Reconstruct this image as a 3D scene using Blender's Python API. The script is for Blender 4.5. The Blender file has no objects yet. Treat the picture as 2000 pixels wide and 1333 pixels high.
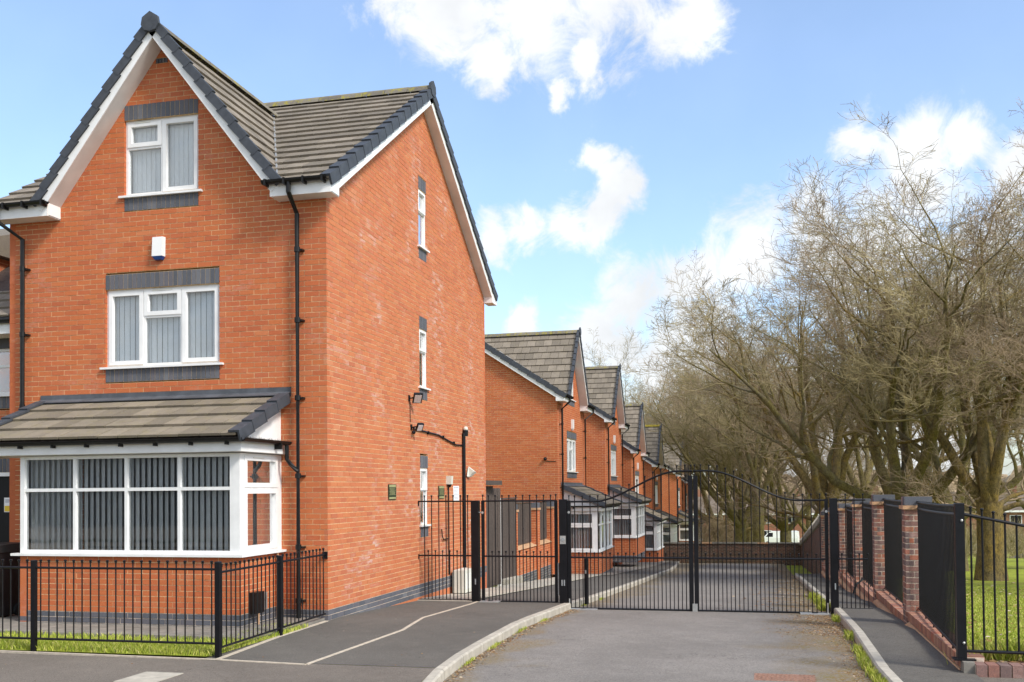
import bpy, math, random
from mathutils import Vector, Matrix
random.seed(7)
R = random.random
def U(a, b): return a + (b - a) * random.random()
sc = bpy.context.scene
COL = sc.collection
# ------------------------------------------------------------------ camera
cam = bpy.data.cameras.new('camera'); camo = bpy.data.objects.new('camera', cam); COL.objects.link(camo)
camo.matrix_world = Matrix(((0.971061, 0.013876, 0.238429, 5.911), (0.238664, -0.018849, -0.970919, -13.19),
                            (-0.008979, 0.999726, -0.021615, 1.81), (0, 0, 0, 1)))
cam.sensor_width = 36; cam.lens = 36 * 1976.3 / 2000; cam.shift_y = (914.69 - 666.5) / 2000
cam.clip_start = 0.05; cam.clip_end = 3000
sc.camera = camo
# ------------------------------------------------------------------ world: blue sky with bright cumulus
SUN_EL, SUN_AZ = math.radians(42), math.radians(118)      # azimuth from north (+Y) clockwise
w = bpy.data.worlds.new('World'); sc.world = w; w.use_nodes = True
wt = w.node_tree; wt.nodes.clear()
def wn(t, **k):
    n = wt.nodes.new(t)
    for a, b in k.items(): setattr(n, a, b)
    return n
def wl(a, b): wt.links.new(a, b)
sky = wn('ShaderNodeTexSky', sky_type='NISHITA'); sky.sun_disc = False
sky.sun_elevation = SUN_EL; sky.sun_rotation = SUN_AZ; sky.air_density = 1.0; sky.dust_density = 1.5; sky.ozone_density = 2.0
tc = wn('ShaderNodeTexCoord'); 
nz = wn('ShaderNodeTexNoise'); nz.inputs['Scale'].default_value = 9; nz.inputs['Detail'].default_value = 8; nz.inputs['Roughness'].default_value = .62
wl(tc.outputs['Generated'], nz.inputs['Vector'])
nsub = wn('ShaderNodeVectorMath', operation='SUBTRACT'); wl(nz.outputs['Color'], nsub.inputs[0]); nsub.inputs[1].default_value = (.5, .5, .5)
nsc = wn('ShaderNodeVectorMath', operation='SCALE'); wl(nsub.outputs[0], nsc.inputs[0]); nsc.inputs['Scale'].default_value = .085
nadd = wn('ShaderNodeVectorMath', operation='ADD'); wl(tc.outputs['Generated'], nadd.inputs[0]); wl(nsc.outputs[0], nadd.inputs[1])
nrm = wn('ShaderNodeVectorMath', operation='NORMALIZE'); wl(nadd.outputs[0], nrm.inputs[0])
BLOBS = [(-0.313, 0.835, 0.4526, 2.41), (-0.2598, 0.8618, 0.4357, 3.77), (-0.1886, 0.8802, 0.4355, 4.35), (-0.2388, 0.8879, 0.3931, 2.2), (-0.1214, 0.8949, 0.4293, 4.12), (-0.0638, 0.9096, 0.4105, 2.71), (-0.1482, 0.9133, 0.3793, 1.1), (-0.177, 0.9129, 0.3679, 0.79), (-0.2318, 0.8976, 0.3749, 0.91), (-0.1528, 0.9364, 0.3161, 1.1), (-0.1400, 0.9425, 0.3020, 1.1), (-0.1316, 0.9486, 0.2879, 1.6), (-0.1487, 0.9529, 0.2644, 1.8), (-0.1878, 0.9488, 0.2539, 1.7), (-0.2243, 0.9426, 0.2475, 1.8), (-0.2487, 0.9382, 0.2407, 1.7), (-0.1413, 0.9781, 0.1526, 2.9), (-0.1061, 0.9778, 0.1807, 2.8), (-0.062, 0.9792, 0.1934, 3.5), (-0.0091, 0.9757, 0.2188, 3.7), (0.0557, 0.9731, 0.2236, 4.0), (0.1418, 0.9481, 0.2847, 3.18), (0.0992, 0.9454, 0.3104, 1.94), (0.1781, 0.9396, 0.2923, 2.0), (0.2256, 0.9363, 0.2693, 2.31), (0.1003, 0.9723, 0.211, 5.22), (0.1853, 0.9666, 0.1769, 6.2), (-0.0638, 0.9912, 0.1161, 5.57), (0.0313, 0.9974, 0.0645, 6.92), (0.165, 0.9852, 0.0463, 6.4), (-0.2294, 0.9603, 0.159, 1.6)]
# the same sort of cloud carries on round the rest of the sky
rs = random.Random(3)
for i in range(34):
    az = math.radians(rs.uniform(50, 282)); el = math.radians(rs.uniform(4, 65)); r = rs.uniform(9, 20)
    BLOBS.append((math.sin(az) * math.cos(el), math.cos(az) * math.cos(el), math.sin(el), r))
last = None
for x, y, z, r in BLOBS:
    d = wn('ShaderNodeVectorMath', operation='DISTANCE'); wl(nrm.outputs[0], d.inputs[0])
    l = math.sqrt(x * x + y * y + z * z); d.inputs[1].default_value = (x / l, y / l, z / l)
    rr = math.radians(r)
    m = wn('ShaderNodeMath', operation='MULTIPLY_ADD'); wl(d.outputs['Value'], m.inputs[0]); m.inputs[1].default_value = -1 / rr; m.inputs[2].default_value = 1
    if last is None: last = m
    else:
        k = wn('ShaderNodeMath', operation='SMOOTH_MAX'); wl(last.outputs[0], k.inputs[0]); wl(m.outputs[0], k.inputs[1]); k.inputs[2].default_value = .15; last = k
nz3 = wn('ShaderNodeTexNoise'); nz3.inputs['Scale'].default_value = 17; nz3.inputs['Detail'].default_value = 12; nz3.inputs['Roughness'].default_value = .66; nz3.inputs['Distortion'].default_value = .6
wl(tc.outputs['Generated'], nz3.inputs['Vector'])
fz = wn('ShaderNodeMath', operation='MULTIPLY_ADD'); wl(nz3.outputs['Fac'], fz.inputs[0]); fz.inputs[1].default_value = 2.3; fz.inputs[2].default_value = -1.15
fs = wn('ShaderNodeMath', operation='ADD'); wl(last.outputs[0], fs.inputs[0]); wl(fz.outputs[0], fs.inputs[1])
mask = wn('ShaderNodeMapRange', interpolation_type='SMOOTHSTEP'); wl(fs.outputs[0], mask.inputs['Value'])
mask.inputs['From Min'].default_value = -.05; mask.inputs['From Max'].default_value = .7
nz2 = wn('ShaderNodeTexNoise'); nz2.inputs['Scale'].default_value = 14; nz2.inputs['Detail'].default_value = 7
wl(tc.outputs['Generated'], nz2.inputs['Vector'])
cr = wn('ShaderNodeMapRange'); wl(nz2.outputs['Fac'], cr.inputs['Value']); cr.inputs['From Min'].default_value = .3; cr.inputs['From Max'].default_value = .7
cr.inputs['To Min'].default_value = .82; cr.inputs['To Max'].default_value = 1.05
CLOUD, SKYS = .49, 0.118
ccol = wn('ShaderNodeVectorMath', operation='SCALE'); ccol.inputs[0].default_value = (.96, .98, 1.0); wl(cr.outputs[0], ccol.inputs['Scale'])
bg1 = wn('ShaderNodeBackground'); bg1.inputs['Strength'].default_value = SKYS
tint = wn('ShaderNodeMix', data_type='RGBA', blend_type='MULTIPLY'); tint.inputs[0].default_value = 1
wl(sky.outputs[0], tint.inputs[6]); tint.inputs[7].default_value = (.96, 1.02, 1.07, 1)
wl(tint.outputs[2], bg1.inputs['Color'])
bg2 = wn('ShaderNodeBackground'); wl(ccol.outputs[0], bg2.inputs['Color']); bg2.inputs['Strength'].default_value = CLOUD
veil = wn('ShaderNodeMath', operation='MULTIPLY'); wl(mask.outputs[0], veil.inputs[0]); veil.inputs[1].default_value = .87; veil.operation = 'MULTIPLY_ADD'; veil.inputs[2].default_value = .10
mx = wn('ShaderNodeMixShader'); wl(veil.outputs[0], mx.inputs[0]); wl(bg1.outputs[0], mx.inputs[1]); wl(bg2.outputs[0], mx.inputs[2])
wo = wn('ShaderNodeOutputWorld'); wl(mx.outputs[0], wo.inputs[0])
# ------------------------------------------------------------------ sun, veiled by thin cloud
sl = bpy.data.lights.new('sun', 'SUN'); sl.energy = 1.7; sl.angle = math.radians(12); sl.color = (1, .95, .87)
so = bpy.data.objects.new('sun', sl); COL.objects.link(so)
sd = Vector((math.sin(SUN_AZ) * math.cos(SUN_EL), math.cos(SUN_AZ) * math.cos(SUN_EL), math.sin(SUN_EL)))
so.rotation_euler = sd.to_track_quat('Z', 'Y').to_euler()
vs = sc.view_settings; vs.view_transform = 'Standard'; vs.look = 'None'; vs.gamma = 1; vs.use_curve_mapping = False; vs.exposure = 1.2
# ------------------------------------------------------------------ materials
def C3(h):
    v = [int(h[i:i + 2], 16) / 255 for i in (0, 2, 4)]
    return tuple((x / 12.92 if x <= .04045 else ((x + .055) / 1.055) ** 2.4) for x in v)
class MT:
    def __init__(s, name, rough=.7, metal=0, spec=.4):
        s.m = bpy.data.materials.new(name); s.m.use_nodes = True; s.t = s.m.node_tree
        s.b = s.t.nodes['Principled BSDF']; s.b.inputs['Roughness'].default_value = rough
        s.b.inputs['Metallic'].default_value = metal; s.b.inputs['Specular IOR Level'].default_value = spec
        s.co = None
    def n(s, t, **k):
        n = s.t.nodes.new(t)
        for a, b in k.items(): setattr(n, a, b)
        return n
    def l(s, a, b): s.t.links.new(a, b)
    def pos(s):
        if s.co is None: s.co = s.n('ShaderNodeNewGeometry')
        return s.co.outputs['Position']
    def noise(s, scale, detail=4, rough=.55, vec=None, sx=None):
        q = s.n('ShaderNodeTexNoise'); q.inputs['Scale'].default_value = scale; q.inputs['Detail'].default_value = detail; q.inputs['Roughness'].default_value = rough
        v = vec or s.pos()
        if sx:
            mp = s.n('ShaderNodeMapping'); mp.inputs['Scale'].default_value = sx; s.l(v, mp.inputs[0]); v = mp.outputs[0]
        s.l(v, q.inputs['Vector']); return q.outputs['Fac']
    def rng(s, v, a, b, c=0, d=1, smooth=False):
        q = s.n('ShaderNodeMapRange'); 
        if smooth: q.interpolation_type = 'SMOOTHSTEP'
        s.l(v, q.inputs[0])
        for i, x in zip((1, 2, 3, 4), (a, b, c, d)): q.inputs[i].default_value = x
        return q.outputs[0]
    def mix(s, f, a, b, bt='MIX'):
        q = s.n('ShaderNodeMix', data_type='RGBA', blend_type=bt)
        for i, x in ((0, f), (6, a), (7, b)):
            if isinstance(x, (int, float)): q.inputs[i].default_value = x
            elif isinstance(x, tuple): q.inputs[i].default_value = (*x, 1) if len(x) == 3 else x
            else: s.l(x, q.inputs[i])
        return q.outputs[2]
    def math(s, op, a, b=0.0, c=0.0):
        q = s.n('ShaderNodeMath', operation=op)
        for i, x in enumerate((a, b, c)):
            if isinstance(x, (int, float)): q.inputs[i].default_value = x
            else: s.l(x, q.inputs[i])
        return q.outputs[0]
    def ramp(s, v, stops):
        q = s.n('ShaderNodeValToRGB'); s.l(v, q.inputs[0]); e = q.color_ramp.elements
        while len(e) < len(stops): e.new(.5)
        for x, (p, c) in zip(e, stops): x.position = p; x.color = (*c, 1)
        return q.outputs[0]
    def rnd(s):
        a = s.n('ShaderNodeAttribute', attribute_name='rnd'); o = s.n('ShaderNodeObjectInfo')
        return s.math('FRACT', s.math('ADD', a.outputs['Fac'], o.outputs['Random']))
    def col(s, c):
        if isinstance(c, tuple): s.b.inputs['Base Color'].default_value = (*c, 1)
        else: s.l(c, s.b.inputs['Base Color'])
    def bump(s, v, strength=.3, dist=.01):
        q = s.n('ShaderNodeBump'); q.inputs['Strength'].default_value = strength; q.inputs['Distance'].default_value = dist
        s.l(v, q.inputs['Height']); s.l(q.outputs[0], s.b.inputs['Normal'])
MATS = {}
def sepz(m, v=None):
    q = m.n('ShaderNodeSeparateXYZ'); m.l(v or m.pos(), q.inputs[0]); return q.outputs
def mk_brick(name, cols, bloom=0.0, var=.35):
    m = MT(name, .82); r = m.rnd()
    c = m.ramp(r, cols)
    c = m.mix(m.rng(m.noise(1.3, 3), .35, .7, 0, .25), c, tuple(x * .8 for x in cols[1][1]))
    c = m.mix(m.rng(m.noise(60, 4, .7), .3, .7, 0, var), c, tuple(x * .62 for x in cols[0][1]))
    c = m.mix(m.rng(m.noise(170, 2, .6), .55, .72, 0, .35), c, tuple(min(1, x * 1.5 + .05) for x in cols[-1][1]))
    if bloom:
        f = m.math('MULTIPLY', m.rng(m.noise(.9, 4, .6), .47, .68, 0, 1, True), m.rng(m.noise(14, 5, .7, sx=(1, .3, 1.6)), .42, .68, 0, 1))
        f = m.math('MULTIPLY', f, m.rng(m.math('FRACT', m.math('MULTIPLY', r, 7.31)), .3, .75, .12, 1.3)); f = m.math('MULTIPLY', f, bloom)
        c = m.mix(f, c, (.62, .45, .4))
    m.col(c); m.bump(m.noise(110, 4, .7), .5, .004); return m.m
OR = [(0, (.46, .115, .044)), (.15, (.52, .135, .046)), (.45, (.57, .165, .052)), (.7, (.55, .14, .047)), (.9, (.50, .13, .05)), (1, (.60, .20, .078))]
MATS['brick'] = mk_brick('red_orange_brick', OR, .25)
MATS['brick_side'] = mk_brick('weathered_orange_brick', [(p, (c[0] * 1.02, c[1] * 1.2, c[2] * 1.45)) for p, c in OR], .75)
MATS['blue_brick'] = mk_brick('blue_grey_brick', [(0, (.085, .09, .105)), (.5, (.12, .125, .145)), (.8, (.13, .12, .135)), (1, (.17, .175, .19))], 0, .3)
MATS['old_brick'] = mk_brick('old_multi_brick', [(0, (.10, .08, .085)), (.25, (.17, .115, .105)), (.42, (.30, .15, .12)), (.55, (.50, .15, .07)), (.68, (.20, .13, .12)), (.85, (.36, .19, .15)), (1, (.48, .19, .10))], .6, .5)
MATS['coping_brick'] = mk_brick('sunlit_coping_brick', [(0, (.26, .13, .10)), (.35, (.38, .19, .13)), (.7, (.46, .27, .17)), (1, (.42, .14, .08))], .3, .4)  # lighter, tanner old brick: sun on the wall ledges put into the colour
MATS['far_brick'] = mk_brick('far_muted_brick', [(0, (.24, .095, .06)), (.5, (.31, .13, .08)), (1, (.36, .17, .11))], 0)
MATS['old_wall'] = mk_brick('sooty_old_brick', [(0, (.06, .045, .035)), (.5, (.12, .07, .05)), (1, (.2, .08, .05))], .1, .5)
def mk_plain(name, c, rough=.6, n=.12, scale=30, metal=0, bump=.0, spec=.4, big=0):
    m = MT(name, rough, metal, spec)
    cc = m.mix(m.rng(m.noise(scale, 4), .3, .7, 0, 1), tuple(x * (1 - n) for x in c), tuple(min(1, x * (1 + n)) for x in c))
    if big: cc = m.mix(m.rng(m.noise(big, 5, .6), .4, .7, 0, .5), cc, tuple(x * .6 for x in c))
    m.col(cc)
    if bump: m.bump(m.noise(scale * 4, 3), bump, .004)
    return m.m
MATS['mortar'] = mk_plain('sand_mortar', (.66, .47, .26), .95, .25, 25, bump=.4)
MATS['mortar_grey'] = mk_plain('grey_mortar', (.55, .45, .36), .95, .3, 25, bump=.4)
MATS['white'] = mk_plain('white_upvc', (.80, .80, .79), .35, .06, 5, spec=.5)
MATS['soffit'] = mk_plain('off_white_board', (.74, .72, .70), .5, .08, 2, big=1.2)
MATS['black'] = mk_plain('black_paint', (.006, .006, .008), .4, .3, 8, spec=.3)
MATS['pipe'] = mk_plain('black_plastic', (.008, .0078, .008), .42, .4, 9, spec=.3)
MATS['slate'] = mk_plain('dark_verge_tile', (.055, .062, .075), .62, .25, 12, bump=.3, big=3)
MATS['lead'] = mk_plain('lead_flashing', (.085, .092, .105), .6, .3, 5, bump=.2)
MATS['zinc'] = mk_plain('galvanised_steel', (.5, .5, .48), .45, .2, 9, metal=.6)
MATS['concrete'] = mk_plain('pale_concrete', (.46, .42, .35), .9, .18, 9, bump=.5, big=2)
MATS['concrete_dk'] = mk_plain('grey_paving', (.24, .22, .19), .92, .25, 7, bump=.5, big=1.5)
MATS['edging'] = mk_plain('pale_edging', (.5, .43, .34), .9, .2, 14, bump=.4)
MATS['wood'] = mk_plain('dark_stained_timber', (.085, .065, .055), .85, .35, 20, bump=.4, big=2)
MATS['tan'] = mk_plain('sandstone_coping', (.5, .3, .17), .88, .2, 18, bump=.4)
MATS['bin'] = mk_plain('bin_plastic', (.018, .018, .02), .45, .2, 10)
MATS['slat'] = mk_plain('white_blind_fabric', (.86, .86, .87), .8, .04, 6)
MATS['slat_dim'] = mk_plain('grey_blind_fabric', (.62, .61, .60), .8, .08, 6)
MATS['room'] = mk_plain('dim_room_wall', (.34, .32, .3), .9, .2, 2)
MATS['cream'] = mk_plain('cream_casing', (.66, .66, .58), .5, .05, 4)
MATS['blue'] = mk_plain('blue_lens', (.02, .07, .25), .3, .1, 5)
MATS['dark'] = mk_plain('dark_rubber', (.02, .02, .02), .6, .1, 8)
MATS['iron'] = mk_plain('rusty_iron', (.30, .17, .12), .8, .35, 30, bump=.5)
MATS['red'] = mk_plain('red_lens', (.45, .03, .02), .3, .1, 8)
MATS['gold'] = mk_plain('faded_gold_print', (.34, .33, .16), .6, .15, 8)
MATS['plaque'] = mk_plain('dark_green_plaque', (.03, .045, .025), .4, .3, 20)
MATS['ink'] = mk_plain('grey_print', (.32, .33, .38), .7, .1, 8)
MATS['yellow'] = mk_plain('yellow_print', (.8, .55, .05), .6, .05, 8)
MATS['paper'] = mk_plain('white_notice', (.85, .85, .86), .6, .03, 8)
MATS['silver'] = mk_plain('silver_car_paint', (.45, .48, .5), .25, .05, 4, metal=.5)
MATS['dkcar'] = mk_plain('dark_car_paint', (.02, .025, .035), .2, .1, 4, spec=.6)
MATS['vanw'] = mk_plain('white_van_paint', (.8, .8, .8), .3, .03, 4)
def mk_glass():
    m = MT('window_glass', .02); t = m.t
    gl = m.n('ShaderNodeBsdfGlossy'); gl.inputs['Roughness'].default_value = .015; gl.inputs['Color'].default_value = (1, 1, 1, 1)
    bp = m.n('ShaderNodeBump'); bp.inputs['Strength'].default_value = .03; bp.inputs['Distance'].default_value = .02; m.l(m.noise(2.2, 2), bp.inputs['Height']); m.l(bp.outputs[0], gl.inputs['Normal'])
    tr = m.n('ShaderNodeBsdfTransparent'); tr.inputs['Color'].default_value = (.93, .95, .955, 1)
    fr = m.n('ShaderNodeFresnel'); fr.inputs['IOR'].default_value = 1.5
    f = m.math('MULTIPLY_ADD', fr.outputs[0], .75, .02)
    x = m.n('ShaderNodeMixShader'); m.l(f, x.inputs[0]); m.l(tr.outputs[0], x.inputs[1]); m.l(gl.outputs[0], x.inputs[2])
    m.l(x.outputs[0], m.t.nodes['Material Output'].inputs[0]); return m.m
MATS['glass'] = mk_glass()
def mk_tile(name, base, moss):
    m = MT(name, .9); r = m.rnd()
    c = m.ramp(r, [(0, tuple(x * .74 for x in base)), (.5, base), (1, tuple(x * 1.25 for x in base))])
    c = m.mix(m.rng(m.noise(4, 5, .65), .42, .7, 0, .5), c, tuple(x * .62 for x in base))
    c = m.mix(m.rng(m.noise(70, 4, .7), .5, .7, 0, .4), c, (.34, .31, .25))
    if moss:
        f = m.math('MULTIPLY', m.rng(m.noise(7, 5, .7), .5, .62, 0, 1), moss); c = m.mix(f, c, (.30, .26, .03))
    m.col(c); m.bump(m.noise(120, 4, .7), .5, .005); return m.m
MATS['tile'] = mk_tile('weathered_concrete_tile', (.215, .182, .145), .04)
MATS['tile_bay'] = mk_tile('olive_concrete_tile', (.215, .18, .135), .1)
MATS['far_roof'] = mk_tile('far_brown_roof', (.16, .125, .10), 0)
MATS['ridge'] = mk_tile('mossy_ridge_tile', (.17, .15, .12), .85)
MATS['lichen'] = mk_plain('yellow_lichened_tile', (.42, .33, .05), .9, .35, 9, bump=.4, big=2)
def mk_tarmac(name, c, litter=0):
    m = MT(name, .9, spec=.3)
    f = m.noise(230, 3, .8); f2 = m.noise(75, 3, .75); g = m.noise(.6, 5, .65); h = m.noise(4, 6, .75)
    k = m.mix(m.rng(f, .3, .72, 0, 1), tuple(x * .5 for x in c), tuple(x * 1.5 for x in c))
    k = m.mix(m.rng(f2, .52, .66, 0, .55), k, tuple(x * 1.75 for x in c))
    k = m.mix(m.rng(f2, .46, .36, 0, .6), k, tuple(x * .4 for x in c))
    f3 = m.noise(42, 3, .8); k = m.mix(m.rng(f3, .55, .7, 0, .5), k, tuple(x * 1.7 for x in c)); k = m.mix(m.rng(f3, .45, .33, 0, .5), k, tuple(x * .45 for x in c))
    k = m.mix(m.rng(g, .38, .66, 0, .5), k, tuple(x * .6 for x in c))
    k = m.mix(m.rng(h, .5, .72, 0, .4), k, tuple(x * 1.35 for x in c))
    k = m.mix(m.rng(m.noise(38, 2, .5), .72, .76, 0, .7), k, (.42, .39, .34))
    v = m.n('ShaderNodeTexVoronoi', feature='DISTANCE_TO_EDGE'); v.inputs['Scale'].default_value = .7
    wv = m.n('ShaderNodeVectorMath', operation='ADD'); m.l(m.pos(), wv.inputs[0]); wn_ = m.n('ShaderNodeTexNoise'); wn_.inputs['Scale'].default_value = 2.5; wn_.inputs['Detail'].default_value = 6; m.l(m.pos(), wn_.inputs['Vector']); m.l(wn_.outputs['Color'], wv.inputs[1]); m.l(wv.outputs[0], v.inputs['Vector'])
    k = m.mix(m.math('MULTIPLY', m.rng(v.outputs['Distance'], .006, .0, 0, .7), m.rng(m.noise(.5, 2), .48, .56)), k, tuple(x * .3 for x in c))
    if litter:
        o = sepz(m)
        nx = m.math('ADD', o[0], m.math('MULTIPLY', m.rng(m.noise(1.1, 4, .6), .3, .7, -1, 1), .55))
        e = m.rng(nx, 5.9, 6.95, 0, 1, True)
        w2 = m.rng(nx, 3.35, 2.85, 0, 1, True)
        e = m.math('MAXIMUM', e, m.math('MULTIPLY', w2, .7))
        e = m.math('MULTIPLY', e, m.rng(m.noise(20, 5, .75), .38, .58, 0, 1))
        k = m.mix(m.math('MULTIPLY', e, .9), k, m.mix(m.noise(3, 3), (.26, .12, .02), (.17, .15, .025)))
    m.col(k); m.bump(f, .7, .006); return m.m
MATS['tarmac'] = mk_tarmac('drive_tarmac', (.235, .215, .195), 1)
MATS['path'] = mk_tarmac('path_tarmac', (.135, .124, .108))
MATS['path2'] = mk_tarmac('street_pavement_tarmac', (.18, .155, .13))
def mk_grass(name, a, b, litter=.3):
    m = MT(name, .9, spec=.2)
    k = m.mix(m.rng(m.noise(1.2, 5, .7), .3, .7), a, b)
    k = m.mix(m.rng(m.noise(30, 4, .8), .5, .7, 0, .5), k, tuple(x * .5 for x in a))
    if litter: k = m.mix(m.rng(m.noise(.35, 4, .6), .48, .6, 0, litter), k, (.16, .10, .055))
    m.col(k); m.bump(m.noise(50, 4, .8), .8, .03); return m.m
MATS['turf'] = mk_grass('turf', (.27, .34, .03), (.38, .42, .06), .35)
def mk_blade():
    m = MT('grass_blade', .6, spec=.3); r = m.rnd()
    k = m.ramp(r, [(0, (.19, .27, .02)), (.4, (.31, .37, .04)), (.75, (.44, .46, .07)), (1, (.58, .52, .2))])
    m.col(k); m.b.inputs['Transmission Weight'].default_value = 0; return m.m
MATS['blade'] = mk_blade()
def mk_leaf():
    m = MT('dead_leaf', .8); m.col(m.ramp(m.rnd(), [(0, (.12, .05, .02)), (.4, (.28, .14, .05)), (.7, (.38, .24, .10)), (1, (.5, .42, .32))])); return m.m
MATS['leaf'] = mk_leaf()
def mk_bark(name, a, b, c3):
    m = MT(name, .95, spec=.2)
    k = m.mix(m.rng(m.noise(2.2, 6, .75), .38, .62), a, b)
    k = m.mix(m.rng(m.noise(9, 6, .8, sx=(1, 1, .6)), .46, .62, 0, .85), k, c3)
    k = m.mix(m.rng(m.noise(45, 4, .8, sx=(1, 1, .3)), .5, .62, 0, .8), k, tuple(x * .6 for x in c3))
    k = m.mix(m.rng(m.noise(.8, 4, .6), .52, .66, 0, .5), k, (.21, .19, .16))
    m.col(k); m.bump(m.noise(16, 7, .8, sx=(1, 1, .45)), 1.0, .08); return m.m
MATS['bark'] = mk_bark('mossy_bark', (.27, .22, .06), (.29, .24, .12), (.10, .075, .042))
MATS['bark_ivy'] = mk_bark('ochre_mossy_bark', (.36, .25, .07), (.29, .22, .10), (.10, .075, .04))
MATS['twig'] = mk_plain('brown_twig', (.315, .235, .15), .9, .35, 1.2)
MATS['twig_olive'] = mk_plain('olive_twig', (.29, .235, .12), .9, .35, 1.2)
MATS['shrub'] = mk_plain('evergreen_leaf', (.05, .10, .03), .7, .4, 8)
# ------------------------------------------------------------------ mesh helpers
def link(o, parent=None):
    COL.objects.link(o)
    if parent is not None: o.parent = parent
    return o
class MB:
    def __init__(s): s.v = []; s.f = []; s.r = []
    def poly(s, pts, faces, rnd=0.0):
        n = len(s.v); s.v += [tuple(p) for p in pts]
        for f in faces: s.f.append(tuple(n + i for i in f)); s.r.append(rnd)
    def quad(s, a, b, c, d, rnd=0.0): s.poly([a, b, c, d], [(0, 1, 2, 3)], rnd)
    def box(s, x0, x1, y0, y1, z0, z1, rnd=0.0, M=None):
        p = [(x0, y0, z0), (x1, y0, z0), (x1, y1, z0), (x0, y1, z0), (x0, y0, z1), (x1, y0, z1), (x1, y1, z1), (x0, y1, z1)]
        if M: p = [M(*q) if callable(M) else M @ Vector(q) for q in p]
        s.poly(p, [(0, 3, 2, 1), (4, 5, 6, 7), (0, 1, 5, 4), (1, 2, 6, 5), (2, 3, 7, 6), (3, 0, 4, 7)], rnd)
    def prism(s, bot, top, rnd=0.0):
        n = len(bot)
        s.poly(list(bot) + list(top), [tuple(reversed(range(n))), tuple(range(n, 2 * n))] + [(i, (i + 1) % n, n + (i + 1) % n, n + i) for i in range(n)], rnd)
    def tube(s, pts, rad, n=6, cap=True, rnd=0.0):
        pts = [Vector(p) for p in pts]; rings = []
        if isinstance(rad, (int, float)): rad = [rad] * len(pts)
        b0 = len(s.v); ref = None
        for i, p in enumerate(pts):
            d = (pts[min(i + 1, len(pts) - 1)] - pts[max(i - 1, 0)])
            if d.length < 1e-9: d = Vector((0, 0, 1))
            d.normalize()
            if ref is None: ref = Vector((0, 0, 1)) if abs(d.z) < .9 else Vector((1, 0, 0))
            a = d.cross(ref); 
            if a.length < 1e-6: a = d.cross(Vector((0, 1, 0)))
            a.normalize(); b = a.cross(d); ref = b if b.length else ref
            ref = Vector((0, 0, 1)) if abs(d.z) < .9 else Vector((1, 0, 0))
            for k in range(n):
                t = 2 * math.pi * k / n; s.v.append(tuple(p + (a * math.cos(t) + b * math.sin(t)) * rad[i]))
        for i in range(len(pts) - 1):
            for k in range(n):
                k2 = (k + 1) % n; s.f.append((b0 + i * n + k, b0 + i * n + k2, b0 + (i + 1) * n + k2, b0 + (i + 1) * n + k)); s.r.append(rnd)
        if cap:
            s.f.append(tuple(b0 + k for k in reversed(range(n)))); s.r.append(rnd)
            e = b0 + (len(pts) - 1) * n; s.f.append(tuple(e + k for k in range(n))); s.r.append(rnd)
    def ball(s, c, r, n=6, m=4, sz=1.0):
        b0 = len(s.v); c = Vector(c)
        for i in range(m + 1):
            a = math.pi * i / m
            for k in range(n):
                t = 2 * math.pi * k / n; s.v.append((c.x + r * math.sin(a) * math.cos(t), c.y + r * math.sin(a) * math.sin(t), c.z + r * math.cos(a) * sz))
        for i in range(m):
            for k in range(n):
                k2 = (k + 1) % n; s.f.append((b0 + i * n + k, b0 + (i + 1) * n + k, b0 + (i + 1) * n + k2, b0 + i * n + k2)); s.r.append(0)
    def mesh(s, name, mat, smooth=False):
        me = bpy.data.meshes.new(name); me.from_pydata(s.v, [], s.f)
        if isinstance(mat, str): mat = MATS[mat]
        me.materials.append(mat)
        if any(s.r):
            a = me.attributes.new('rnd', 'FLOAT', 'FACE'); a.data.foreach_set('value', s.r)
        if smooth: me.polygons.foreach_set('use_smooth', [True] * len(me.polygons))
        me.update(); return me
    def build(s, name, mat, parent=None, smooth=False, loc=None, kind=None):
        o = bpy.data.objects.new(name, s.mesh(name, mat, smooth))
        if loc: o.location = loc
        if kind: o['kind'] = kind
        return link(o, parent)
def tag(o, label=None, cat=None, group=None, kind=None):
    if label: o['label'] = label
    if cat: o['category'] = cat
    if group: o['group'] = group
    if kind: o['kind'] = kind
    return o
def thing(name, label, cat, loc=(0, 0, 0), rz=0, group=None):
    o = bpy.data.objects.new(name, None); o.empty_display_size = .2; link(o); o.location = loc; o.rotation_euler = (0, 0, rz)
    return tag(o, label, cat, group)
def inst(name, me, parent, loc, rz=0):
    o = bpy.data.objects.new(name, me); o.location = loc
    if rz: o.rotation_euler = (0, 0, rz)
    return link(o, parent)
def copy_tree(o, kids, parent=None):
    c = o.copy(); COL.objects.link(c)
    if parent is not None: c.parent = parent
    for ch in kids.get(o.name, ()): copy_tree(ch, kids, c)
    return c
def kidmap():
    d = {}
    for o in bpy.data.objects:
        if o.parent: d.setdefault(o.parent.name, []).append(o)
    return d
# ground height: level at the street, then falling away along the drive
KN = [(-400, 0), (.5, 0), (3.87, -.13), (9.25, -.43), (18.4, -.92), (30.3, -1.57), (45, -2.25), (65, -3.35), (90, -5.3), (105, -6.7), (1200, -6.8)]
def gz(y):
    for (a, za), (b, zb) in zip(KN, KN[1:]):
        if y <= b: return za + (zb - za) * (y - a) / (b - a)
    return KN[-1][1]
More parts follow.
